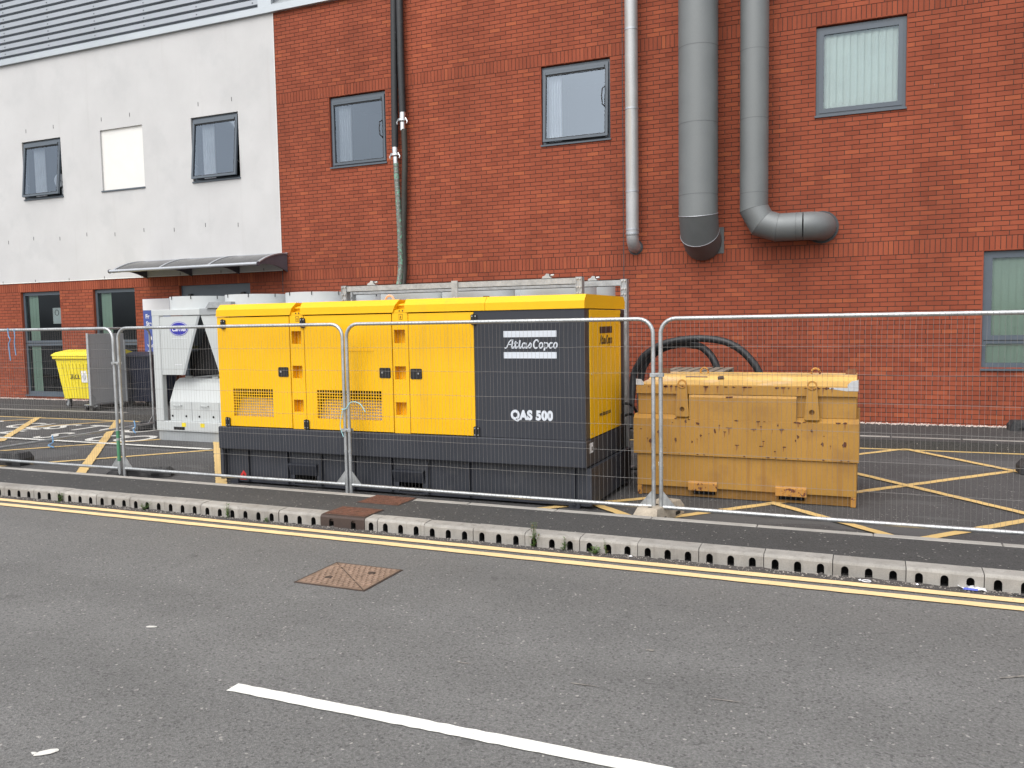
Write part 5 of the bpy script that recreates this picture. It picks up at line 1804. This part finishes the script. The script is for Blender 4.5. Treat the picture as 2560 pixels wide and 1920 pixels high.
# big black corrugated hoses looped behind the tank
hh = M().tube(spline([(-3.52, 13.1, .14), (-3.54, 13.2, .4), (-3.52, 13.25, .7), (-3.50, 13.3, 1.0), (-3.42, 13.3, 1.17), (-3.30, 13.3, 1.33), (-3.02, 13.3, 1.50), (-2.65, 13.3, 1.575), (-2.29, 13.3, 1.578), (-1.97, 13.3, 1.505), (-1.71, 13.3, 1.32), (-1.52, 13.3, 1.05), (-1.42, 13.3, .7), (-1.4, 13.3, .2)]), .058, 14)
tag(hh.build('loop_hose', 'hose_black', org=(-2.5, 13.3, .13)), 'thick black hose in a wide loop behind the fuel tank', 'hose')
hh = M().tube(spline([(-3.40, 13.4, .14), (-3.42, 13.42, .6), (-3.42, 13.45, .95), (-3.33, 13.45, 1.2), (-3.1, 13.45, 1.40), (-2.8, 13.45, 1.49), (-2.5, 13.43, 1.47), (-2.36, 13.4, 1.40), (-2.25, 13.38, 1.28), (-2.17, 13.36, 1.1), (-2.1, 13.34, .7), (-2.08, 13.3, .2)]), .058, 14)
tag(hh.build('loop_hose', 'hose_black', org=(-2.7, 13.4, .13)), 'thick black hose in the tighter inner loop above the pallets', 'hose')

# cables between generator and tank
for i, pts in enumerate((((-2.56, 9.2, .95), (-2.45, 9.3, .9), (-2.4, 9.4, .6), (-2.42, 9.5, .03), (-2.6, 9.9, .02)), ((-2.56, 9.25, .8), (-2.47, 9.4, .78), (-2.44, 9.5, .4), (-2.4, 9.6, .03), (-2.2, 10.1, .02)), ((-2.3, 9.9, .02), (-2.5, 10.2, .02), (-2.9, 10.1, .02), (-3.2, 9.7, .02)))):
    tag(M().tube(spline(pts), .016, 8).build('power_cable', 'cable', org=pts[-1]), ('black cable dropping from the upper end of the generator beside the tank', 'black cable dropping lower down the generator end towards the tank', 'black cable lying on the ground behind the gap between generator and tank')[i], 'cable')

# ================================================================== FENCE
FY = 7.62


def mesh_fence(name, label, x0, x1, parts_loc=(0, 0, 0), rotz=0.0, seed=1, group='temporary mesh fence panels', tilt=0.0, wires=True):
    """panel modelled in its own frame: x from 0 to w, mesh in the plane y=0"""
    w = x1 - x0
    rnd = random.Random(seed)
    t = bpy.data.objects.new(name, None)
    col.objects.link(t)
    t.location = parts_loc
    t.rotation_euler = (tilt, 0, rotz)
    ORG[t.name] = Vector((0, 0, 0))
    tag(t, label, 'fence', group)
    rc, zt, zb, r = .14, 1.905, .145, .0195
    path = [(0, 0, .02), (0, 0, 1.0), (0, 0, zt - rc)] + [(rc - rc * math.cos(R(90 * i / 6)), 0, zt - rc + rc * math.sin(R(90 * i / 6))) for i in range(1, 7)]
    path += [(w / 2, 0, zt)] + [(w - rc + rc * math.sin(R(90 * i / 6)), 0, zt - rc + rc * math.cos(R(90 * i / 6))) for i in range(0, 7)] + [(w, 0, 1.0), (w, 0, .02)]
    M().tube(path, r, 14).build('tube_frame', 'galv', t)
    M().tube([(r, 0, zb), (w / 2, 0, zb - .004), (w - r, 0, zb)], .019, 14).build('bottom_rail', 'galv', t)
    for xx, s in ((0, 1), (w, -1)):
        M().prism([(xx + s * .02, zb + .014), (xx + s * .135, zb + .014), (xx + s * .02, zb + .15)], 'y', -.004, .002).build('gusset', 'galv', t)
        M().tube([(xx, 0, .5), (xx, 0, .53)], .0215, 14).build('weld_collar', 'galv_dull', t)
    m_ = M()
    rw_ = .001
    n_ = int((w - .04) / .0421)
    ph = rnd.uniform(0, 6)
    for i in range(1, n_):
        xx = .02 + (w - .04) * i / n_
        edge = min(xx, w - xx)
        top = zt - rc + math.sqrt(max(0, rc * rc - max(0, rc - edge) ** 2)) if edge < rc else zt
        wob = rnd.uniform(-.004, .004)
        sl = .006 * math.sin(xx * 2.1 + ph) + rnd.uniform(-.003, .003)
        pts = [(xx + sl * .2, -.021, top + .012), (xx + sl, -.022, top - .15), (xx + sl + wob, -.019 + rnd.uniform(-.006, .006), 1.3), (xx + wob, -.021 + rnd.uniform(-.006, .006), .75), (xx - wob, -.022, zb - .005)]
        m_.tube(pts, rw_, 4, caps=False)
    for z_ in (1.647, 1.402, 1.157, .915, .67, .41):
        pts = [(w * i / 12, -.0235, z_ + rnd.uniform(-.004, .004)) for i in range(13)]
        m_.tube(pts, .00135, 4, caps=False)
    m_.build('wire_mesh', 'wire', t, kind='stuff')
    return t


mesh_fence('mesh_fence', 'mesh fence panel in front of the ochre fuel tank, running off the right edge', -1.752, 1.70, (-1.752, FY, 0), 0, 1)
mesh_fence('mesh_fence', 'mesh fence panel in front of the charcoal half of the generator', -5.19, -1.822, (-5.19, FY, 0), 0, 2)
p3 = mesh_fence('mesh_fence', 'mesh fence panel in front of the chiller and left end of the generator', -8.57, -5.25, (-8.57, FY + .01, 0), 0, 3)
mesh_fence('mesh_fence', 'leftmost front mesh fence panel with green tape on its right post', -12.0, -8.645, (-12.0, FY, 0), 0, 4)
mesh_fence('mesh_fence', 'mesh fence panel running back towards the building beside the chiller', 0, 3.4, (-11.96, 8.15, 0), R(93.5), 5)
gt = M().tube([(-8.645, FY, .24), (-8.645, FY, .62)], .0212, 14)
tag(gt.build('tape_wrap', 'green_tape', org=(-8.645, FY, .24)), 'green tape wound round the fence post left of the chiller', 'tape')

# couplers joining the panels
for i, (xc, zc, lb) in enumerate(((-1.787, 1.385, 'steel fence coupler between the generator panel and the tank panel'), (-8.607, 1.47, 'steel fence coupler on the posts left of the chiller'), (-5.22, .75, 'steel fence coupler low on the middle posts before the generator'))):
    c = thing('fence_coupler', lb, 'coupler', (xc, FY, zc), 'fence couplers')
    M().bbox(xc - .062, xc + .062, FY - .027, FY - .021, zc - .018, zc + .018, .002).build('clamp_plate', 'galv', c)
    M().bbox(xc - .062, xc + .062, FY + .021, FY + .027, zc - .018, zc + .018, .002).build('clamp_plate', 'galv', c)
    M().tube([(xc, FY - .05, zc), (xc, FY + .045, zc)], .007, 8).build('bolt', 'steel_bolt', c)
    M().tube([(xc, FY - .045, zc), (xc, FY - .028, zc)], .015, 6).build('nut', 'steel_bolt', c)

# feet


def foot_block(label, x, y, z, mt, rz=0.0, L=.62, w=.23, h=.135, group='fence feet'):
    t = bpy.data.objects.new('fence_weight', None)
    col.objects.link(t)
    t.location = (x, y, z)
    t.rotation_euler = (0, 0, rz)
    tag(t, label, 'fence foot', group)
    ORG[t.name] = Vector((0, 0, 0))
    c = .03
    pr = [(-L / 2, 0), (L / 2, 0), (L / 2, h * .55), (L / 2 - .05, h), (-L / 2 + .05, h), (-L / 2, h * .55)]
    m_ = M()
    # body in three lengthwise slices so that the sides lean in
    vs_ = []
    for sgn in (-1, 1):
        for (u, v) in pr:
            vs_.append((u, sgn * (w / 2 - (.02 if v > h * .8 else 0)), v))
    n_ = len(pr)
    m_.add(vs_, [tuple(range(n_ - 1, -1, -1)), tuple(range(n_, 2 * n_))] + [(i, (i + 1) % n_, (i + 1) % n_ + n_, i + n_) for i in range(n_)])
    m_.fix = True
    b_ = m_.build('block', mt, t)
    for k in (-.2, -.07, .07, .2):
        M().prism(disc(k * L / .62, 0, .024, 10), 'z', h - .002, h + .0015).build('socket', 'hole_shade', b_)
    for s in (-1, 1):
        for k in (-.16, .16):
            M().box(k * L / .62 - .05, k * L / .62 + .05, s * (w / 2) - .004, s * (w / 2) + .002, .015, .05).build('recess', 'hole_shade', b_)
    return t


foot_block('buff concrete fence foot under the posts before the fuel tank', -1.80, FY + .13, .012, 'concrete_foot', R(78), .62, .24, .14)
foot_block('worn black rubber fence foot under the posts left of the chiller', -8.52, FY + .20, .012, 'rubber', R(35), .78, .24, .10)
foot_block('black rubber fence foot at the left picture edge', -11.25, 7.95, .012, 'rubber', R(10), .78, .26, .17)
foot_block('black rubber fence foot at the far end of the side panel', -12.25, 11.62, .012, 'rubber', R(60), .6, .2, .16)
foot_block('black rubber fence foot on the yard hatching at the right picture edge', 1.98, 11.35, .012, 'rubber', R(5), .62, .24, .16)
foot_block('dark rubber fence foot on the building footway at the right picture edge', 2.35, 14.5, PAV + .002, 'rubber', R(4), .72, .24, .15)

# baler twine ties


def twine(label, pts, mt, r=.005):
    return tag(M().tube(spline(pts, 4), r, 6).build('twine', mt, org=pts[0]), label, 'twine')


twine('blue twine hanging from the leftmost fence top rail, longer strand', ((-10.52, FY - .02, 1.93), (-10.50, FY - .03, 1.83), (-10.47, FY - .03, 1.78), (-10.505, FY - .03, 1.72), (-10.50, FY - .03, 1.60), (-10.49, FY - .03, 1.5)), 'twine_blue', .007)
twine('blue twine hanging from the leftmost fence top rail, shorter strand', ((-10.40, FY - .02, 1.92), (-10.38, FY - .03, 1.82), (-10.395, FY - .03, 1.72), (-10.38, FY - .03, 1.57)), 'twine_blue', .006)
twine('pale teal twine tied round the middle fence posts', ((-5.26, FY - .03, .98), (-5.2, FY - .04, .99), (-5.14, FY - .03, 1.06), (-5.03, FY - .03, 1.05), (-4.96, FY - .03, .96)), 'twine_teal', .005)
twine('pale teal twine end hanging beside the middle fence posts', ((-5.24, FY - .03, .99), (-5.27, FY - .035, .88), (-5.285, FY - .03, .78), (-5.25, FY - .03, .68)), 'twine_teal', .004)
twine('blue twine knotted on the bottom rail of the side fence panel, nearer knot', ((-12.05, 9.35, .20), (-12.02, 9.33, .14), (-11.98, 9.3, .1), (-12.06, 9.28, .05), (-11.9, 9.25, .03)), 'twine_blue', .012)
twine('blue twine knotted on the bottom rail of the side fence panel, farther knot', ((-12.12, 11.05, .24), (-12.08, 11.03, .14), (-12.1, 11.0, .08), (-12.02, 10.98, .03)), 'twine_blue', .012)

# ================================================================== BINS AND STEEL PANEL BY THE BUILDING
wb = thing('waste_bin', 'yellow four-wheeled clinical waste bin by the ground-floor windows', 'waste bin', (-16.2, 13.7, PAV))
bx0, bx1, by0, by1 = -16.84, -15.55, 13.22, 14.2
z0, z1 = PAV + .22, 1.24
vs_ = [(bx0 + .15, by0 + .10, z0), (bx1 - .15, by0 + .10, z0), (bx1 - .15, by1 - .08, z0), (bx0 + .15, by1 - .08, z0), (bx0 + .02, by0 + .02, z1), (bx1 - .02, by0 + .02, z1), (bx1 - .02, by1, z1), (bx0 + .02, by1, z1)]
m = M().add(vs_, [(0, 3, 2, 1), (4, 5, 6, 7), (0, 1, 5, 4), (1, 2, 6, 5), (2, 3, 7, 6), (3, 0, 4, 7)])
body = m.build('body', 'bin_yellow', wb)
for k in range(9):
    xx = bx0 + .2 + k * (bx1 - bx0 - .4) / 8
    f_ = (xx - (bx0 + bx1) / 2) / ((bx1 - bx0) / 2)
    xt = (bx0 + bx1) / 2 + f_ * ((bx1 - bx0) / 2)
    xb_ = (bx0 + bx1) / 2 + f_ * ((bx1 - bx0) / 2 - .13)
    M().add([(xb_ - .012, by0 + .098, z0 + .02), (xb_ + .012, by0 + .098, z0 + .02), (xt + .012, by0 + .024, z1 - .1), (xt - .012, by0 + .024, z1 - .1), (xb_ - .008, by0 + .086, z0 + .02), (xb_ + .008, by0 + .086, z0 + .02), (xt + .008, by0 + .012, z1 - .1), (xt - .008, by0 + .012, z1 - .1)],
            [(4, 5, 6, 7), (0, 4, 7, 3), (1, 2, 6, 5), (3, 7, 6, 2), (0, 1, 5, 4)]).build('rib', 'bin_yellow', body)
M().bbox(bx0 - .03, bx1 + .03, by0 - .03, by1 + .03, z1, z1 + .07, .015).build('rim', 'bin_yellow', wb)
lidp = [(by0 - .045, z1 + .072), (by0 - .04, z1 + .10), (by0 + .08, z1 + .15), (by0 + .4, z1 + .20), (by1 - .2, z1 + .19), (by1 + .03, z1 + .12), (by1 + .03, z1 + .072)]
M().prism(lidp, 'x', bx0 - .04, bx1 + .04).build('lid', 'bin_yellow', wb)
for xx, yy in ((bx0 + .2, by0 + .18), (bx1 - .2, by0 + .18), (bx0 + .2, by1 - .2), (bx1 - .2, by1 - .2)):
    cs_ = M().prism([(xx - .04, PAV + .22), (xx + .04, PAV + .22), (xx + .02, PAV + .07), (xx - .02, PAV + .07)], 'y', yy - .035, yy + .035).build('caster_fork', 'galv_dull', wb)
    M().prism(disc(xx - .015, PAV + .085, .085, 18), 'y', yy - .022, yy + .022).build('wheel', 'rubber', cs_)
    M().prism(disc(xx - .015, PAV + .085, .04, 14), 'y', yy - .039, yy + .039).build('wheel_hub', 'galv_dull', cs_)
    M().box(xx - .09, xx + .09, yy - .07, yy + .07, PAV + .205, PAV + .2195).build('caster_plate', 'bin_yellow', wb)
text('bin_lettering', 'SRCL', .135, 'decal_black', wb, (-16.42, by0 + .042, .80), rot=(R(86), 0, 0), bold=.0015)
M().add([(-16.06, by0 + .046, .72), (-15.88, by0 + .046, .72), (-15.88, by0 + .030, .98), (-16.06, by0 + .030, .98)], [(0, 1, 2, 3)]).build('hazard_label', 'paper', wb)
M().add([(-15.97, by0 + .036, .76), (-15.90, by0 + .034, .85), (-15.97, by0 + .029, .94), (-16.04, by0 + .034, .85)], [(0, 1, 2, 3)]).build('hazard_diamond', 'scuff_grey', wb)

sp_ = thing('metal_screen', 'upright grey sheet-steel panel on castors beside the yellow bin', 'panel', (-15.32, 13.3, PAV))
sx, sy0, sy1 = -15.31, 12.86, 13.79
M().bbox(sx - .045, sx, sy0, sy1, .27, 1.80, .004).build('sheet', 'sheet_steel', sp_)
M().bbox(sx - .05, sx + .012, sy0 - .02, sy0 + .012, .26, 1.81, .003).build('folded_edge', 'sheet_steel', sp_)
M().bbox(sx - .05, sx + .012, sy1 - .012, sy1 + .02, .26, 1.65, .003).build('folded_edge', 'sheet_steel', sp_)
M().box(sx + .0005, sx + .006, sy0 + .1, sy1 - .1, .30, .31).build('stiffener', 'sheet_steel', sp_)
M().box(sx + .0005, sx + .008, sy1 - .16, sy1 - .13, .28, 1.6).build('stiffener', 'sheet_steel', sp_)
M().prism([(sy0 + .06, .25), (sy1 - .02, .25), (sy1 - .02, .268), (sy0 + .06, .268)], 'x', sx - .3, sx - .02).build('base_shelf', 'galv_dull', sp_)
for yy in (sy0 + .1, sy1 - .08):
    for xx in (sx - .04, sx - .26):
        cs_ = M().tube([(xx, yy, .25), (xx, yy, .2)], .02, 8).build('castor', 'galv_dull', sp_)
        M().prism(disc(yy, PAV + .052, .052, 14), 'x', xx - .015, xx + .015).build('wheel', 'rubber', cs_)

nb_ = thing('waste_bin', 'dark navy wheeled bin half hidden behind the steel panel', 'waste bin', (-15.0, 14.2, PAV))
vs_ = [(-15.5, 13.95, PAV + .12), (-14.72, 13.95, PAV + .12), (-14.72, 14.6, PAV + .12), (-15.5, 14.6, PAV + .12), (-15.6, 13.86, 1.26), (-14.64, 13.86, 1.26), (-14.64, 14.68, 1.26), (-15.6, 14.68, 1.26)]
M().add(vs_, [(0, 3, 2, 1), (4, 5, 6, 7), (0, 1, 5, 4), (1, 2, 6, 5), (2, 3, 7, 6), (3, 0, 4, 7)]).build('body', 'bin_navy', nb_)
M().prism([(13.83, 1.263), (13.83, 1.30), (14.2, 1.37), (14.72, 1.33), (14.72, 1.263)], 'x', -15.63, -14.61).build('lid', 'bin_navy', nb_)
for xx in (-15.42, -14.80):
    for yy in (14.02, 14.5):
        M().prism(disc(xx, PAV + .085, .085, 16), 'y', yy - .025, yy + .025).build('wheel', 'rubber', nb_)

# ================================================================== IRON COVER IN THE ROAD
mh = thing('manhole_cover', 'square worn rusty iron cover set in the road', 'manhole cover', (-3.58, 5.2, 0))
mx0, mx1, my0, my1 = -3.875, -3.285, 4.935, 5.455
fr_ = M().box(mx0, mx1, my0, my1, -.02, .004)
for a in ((mx0 - .012, mx1 + .012, my0 - .012, my0), (mx0 - .012, mx1 + .012, my1, my1 + .012), (mx0 - .012, mx0, my0, my1), (mx1, mx1 + .012, my0, my1)):
    fr_.box(*a, -.02, .005)
fr_.build('frame', 'iron_dark', mh)
for tri in ([(mx0 + .004, my0 + .004), (mx1 - .012, my0 + .004), (mx0 + .004, my1 - .010)], [(mx1 - .004, my1 - .004), (mx0 + .012, my1 - .004), (mx1 - .004, my0 + .010)]):
    M().prism(tri, 'z', -.02, .0065).build('cover_plate', 'iron_worn', mh)
m = M()
for i in range(12):
    for j in range(11):
        x, y = mx0 + .045 + i * .0462 + (.02 if j % 2 else 0), my0 + .04 + j * .0445
        if x > mx1 - .03:
            continue
        d = abs((x - mx0) / (mx1 - mx0) + (y - my0) / (my1 - my0) - 1)
        if d < .035:
            continue
        m.box(x - .0145, x + .0145, y - .0145, y + .0145, .0067, .0105)
m.build('tread_studs', 'rust_iron', mh, kind='stuff')
for x, y in ((-3.70, 5.10), (-3.45, 5.30)):
    M().prism(disc(x, y, .03, 12), 'z', .0067, .0112).build('keyhole', 'iron_dark', mh)

# ================================================================== WEEDS AND LITTER


def weed(label, x, y, h, n, spread, dry=0.2, seed=0, tall=False):
    rnd = random.Random(seed)
    t = thing('weed', label, 'weed', (x, y, .004), 'weeds in the kerb')
    st, lf, dr_ = M(), M(), M()
    for i in range(n):
        a = rnd.uniform(0, 6.28)
        hh_ = h * rnd.uniform(.5, 1.0)
        dx, dy = spread * math.cos(a) * rnd.uniform(.3, 1), spread * .5 * math.sin(a) * rnd.uniform(.3, 1) - .01
        p_ = [Vector((x, y, .004)), Vector((x + dx * .4, y + dy * .4, hh_ * .5)), Vector((x + dx, y + dy, hh_))]
        st.tube(p_, [.0022, .0018, .001], 4)
        nl = 9 if tall else 6
        for k in range(nl):
            f_ = (k + .6) / nl
            c = p_[0].lerp(p_[1], f_ * 2) if f_ < .5 else p_[1].lerp(p_[2], f_ * 2 - 1)
            b_ = rnd.uniform(0, 6.28)
            ln = rnd.uniform(.018, .038) * (1.15 - f_ * .5)
            d = Vector((math.cos(b_), math.sin(b_), rnd.uniform(-.1, .7))).normalized()
            s = d.cross(Vector((0, 0, 1))).normalized() * ln * .26
            tgt = dr_ if rnd.random() < dry * (1.6 if f_ > .6 else .6) else lf
            tgt.add([c, c + d * ln * .5 + s, c + d * ln, c + d * ln * .5 - s], [(0, 1, 2, 3)])
    st.build('stems', 'leaf', t, kind='stuff')
    lf.build('leaves', 'leaf', t, kind='stuff')
    if dr_.v:
        dr_.build('seed_heads', 'leaf_dry', t, kind='stuff')


weed('tallest weed with a dry seed head growing from the kerb', -2.56, 6.41, .24, 9, .06, .35, 1, True)
weed('small upright pale weed right of the tallest kerb weed', -2.29, 6.41, .12, 5, .03, .1, 2)
weed('low leafy rosette weed in front of a kerb inlet', -2.01, 6.385, .085, 12, .1, .05, 3)
weed('thin reddish weed stem leaning by the rosette weed', -1.93, 6.41, .19, 2, .02, .9, 4, True)
weed('bushy weed at the kerb left of the chiller view', -8.18, 6.40, .15, 8, .05, .15, 5)
weed('sprawling weed low in the gutter under the left fence foot', -6.93, 6.385, .10, 9, .13, .2, 6)
weed('upright weed against the kerb before the generator left end', -5.83, 6.40, .19, 6, .035, .05, 7, True)
weed('tiny weed sprig in a kerb hole left of the iron unit', -5.35, 6.40, .05, 4, .03, .0, 8)

lt = M()
random.seed(5)
g_ = [[(0.60 + .022 * i + random.uniform(-.008, .008), 6.40 - .012 * i * .4 + .028 * j + random.uniform(-.008, .008), .006 + random.uniform(0, .022)) for j in range(4)] for i in range(9)]
for i in range(8):
    for j in range(3):
        lt.quad(g_[i][j], g_[i + 1][j], g_[i + 1][j + 1], g_[i][j + 1])
lo = lt.build('crumpled_wrapper', 'litter_white', org=(0.68, 6.4, .005))
tag(lo, 'crumpled white plastic wrapper lying by the kerb at right', 'litter')
M().quad((0.63, 6.362, .012), (0.72, 6.350, .014), (0.725, 6.372, .022), (0.64, 6.386, .02)).build('wrapper_print', 'litter_blue', lo)
for i, (x, y, lb) in enumerate(((-.02, 6.36, 'small white scrap by the kerb left of the wrapper'), (-1.72, 6.40, 'white pebble-sized scrap near the rosette weed'), (.35, 6.385, 'tiny white scrap in a kerb inlet'))):
    M_ = M()
    pts = [(x + random.uniform(.008, .018) * math.cos(k * 1.05), y + random.uniform(.006, .012) * math.sin(k * 1.05), .006 + random.uniform(0, .004)) for k in range(6)]
    M_.add(pts + [(x, y, .018)], [(k, (k + 1) % 6, 6) for k in range(6)])
    tag(M_.build('paper_scrap', 'litter_white', org=(x, y, .005)), lb, 'litter')
tag(M().tube([(0.02 + .03 * math.cos(k * .52), 6.35 + .022 * math.sin(k * .52), .009) for k in range(12)], .0035, 5, closed=True).build('plastic_ring', 'litter_white', org=(.02, 6.35, .005)), 'thin pale plastic ring lying in the gutter', 'litter')
tag(M().tube([(0.93, 6.37, .008), (1.0, 6.35, .012), (1.1, 6.345, .008)], .005, 5).build('black_strip', 'cable', org=(.93, 6.37, .005)), 'short black strip lying in the gutter right of the wrapper', 'litter')
tw = M()
for k in range(7):
    a = k * .9
    tw.tube([(.98, kerb_y(1) - .06, .015), (.98 + .06 * math.cos(a), kerb_y(1) - .06 + .03 * math.sin(a), .03), (.98 + .13 * math.cos(a), kerb_y(1) - .06 + .05 * math.sin(a), .015)], .006, 4)
tag(tw.build('dead_twig', 'leaf_dry', org=(.98, kerb_y(1) - .06, .005)), 'pale dead twig by the far kerb right of the tank', 'twig')
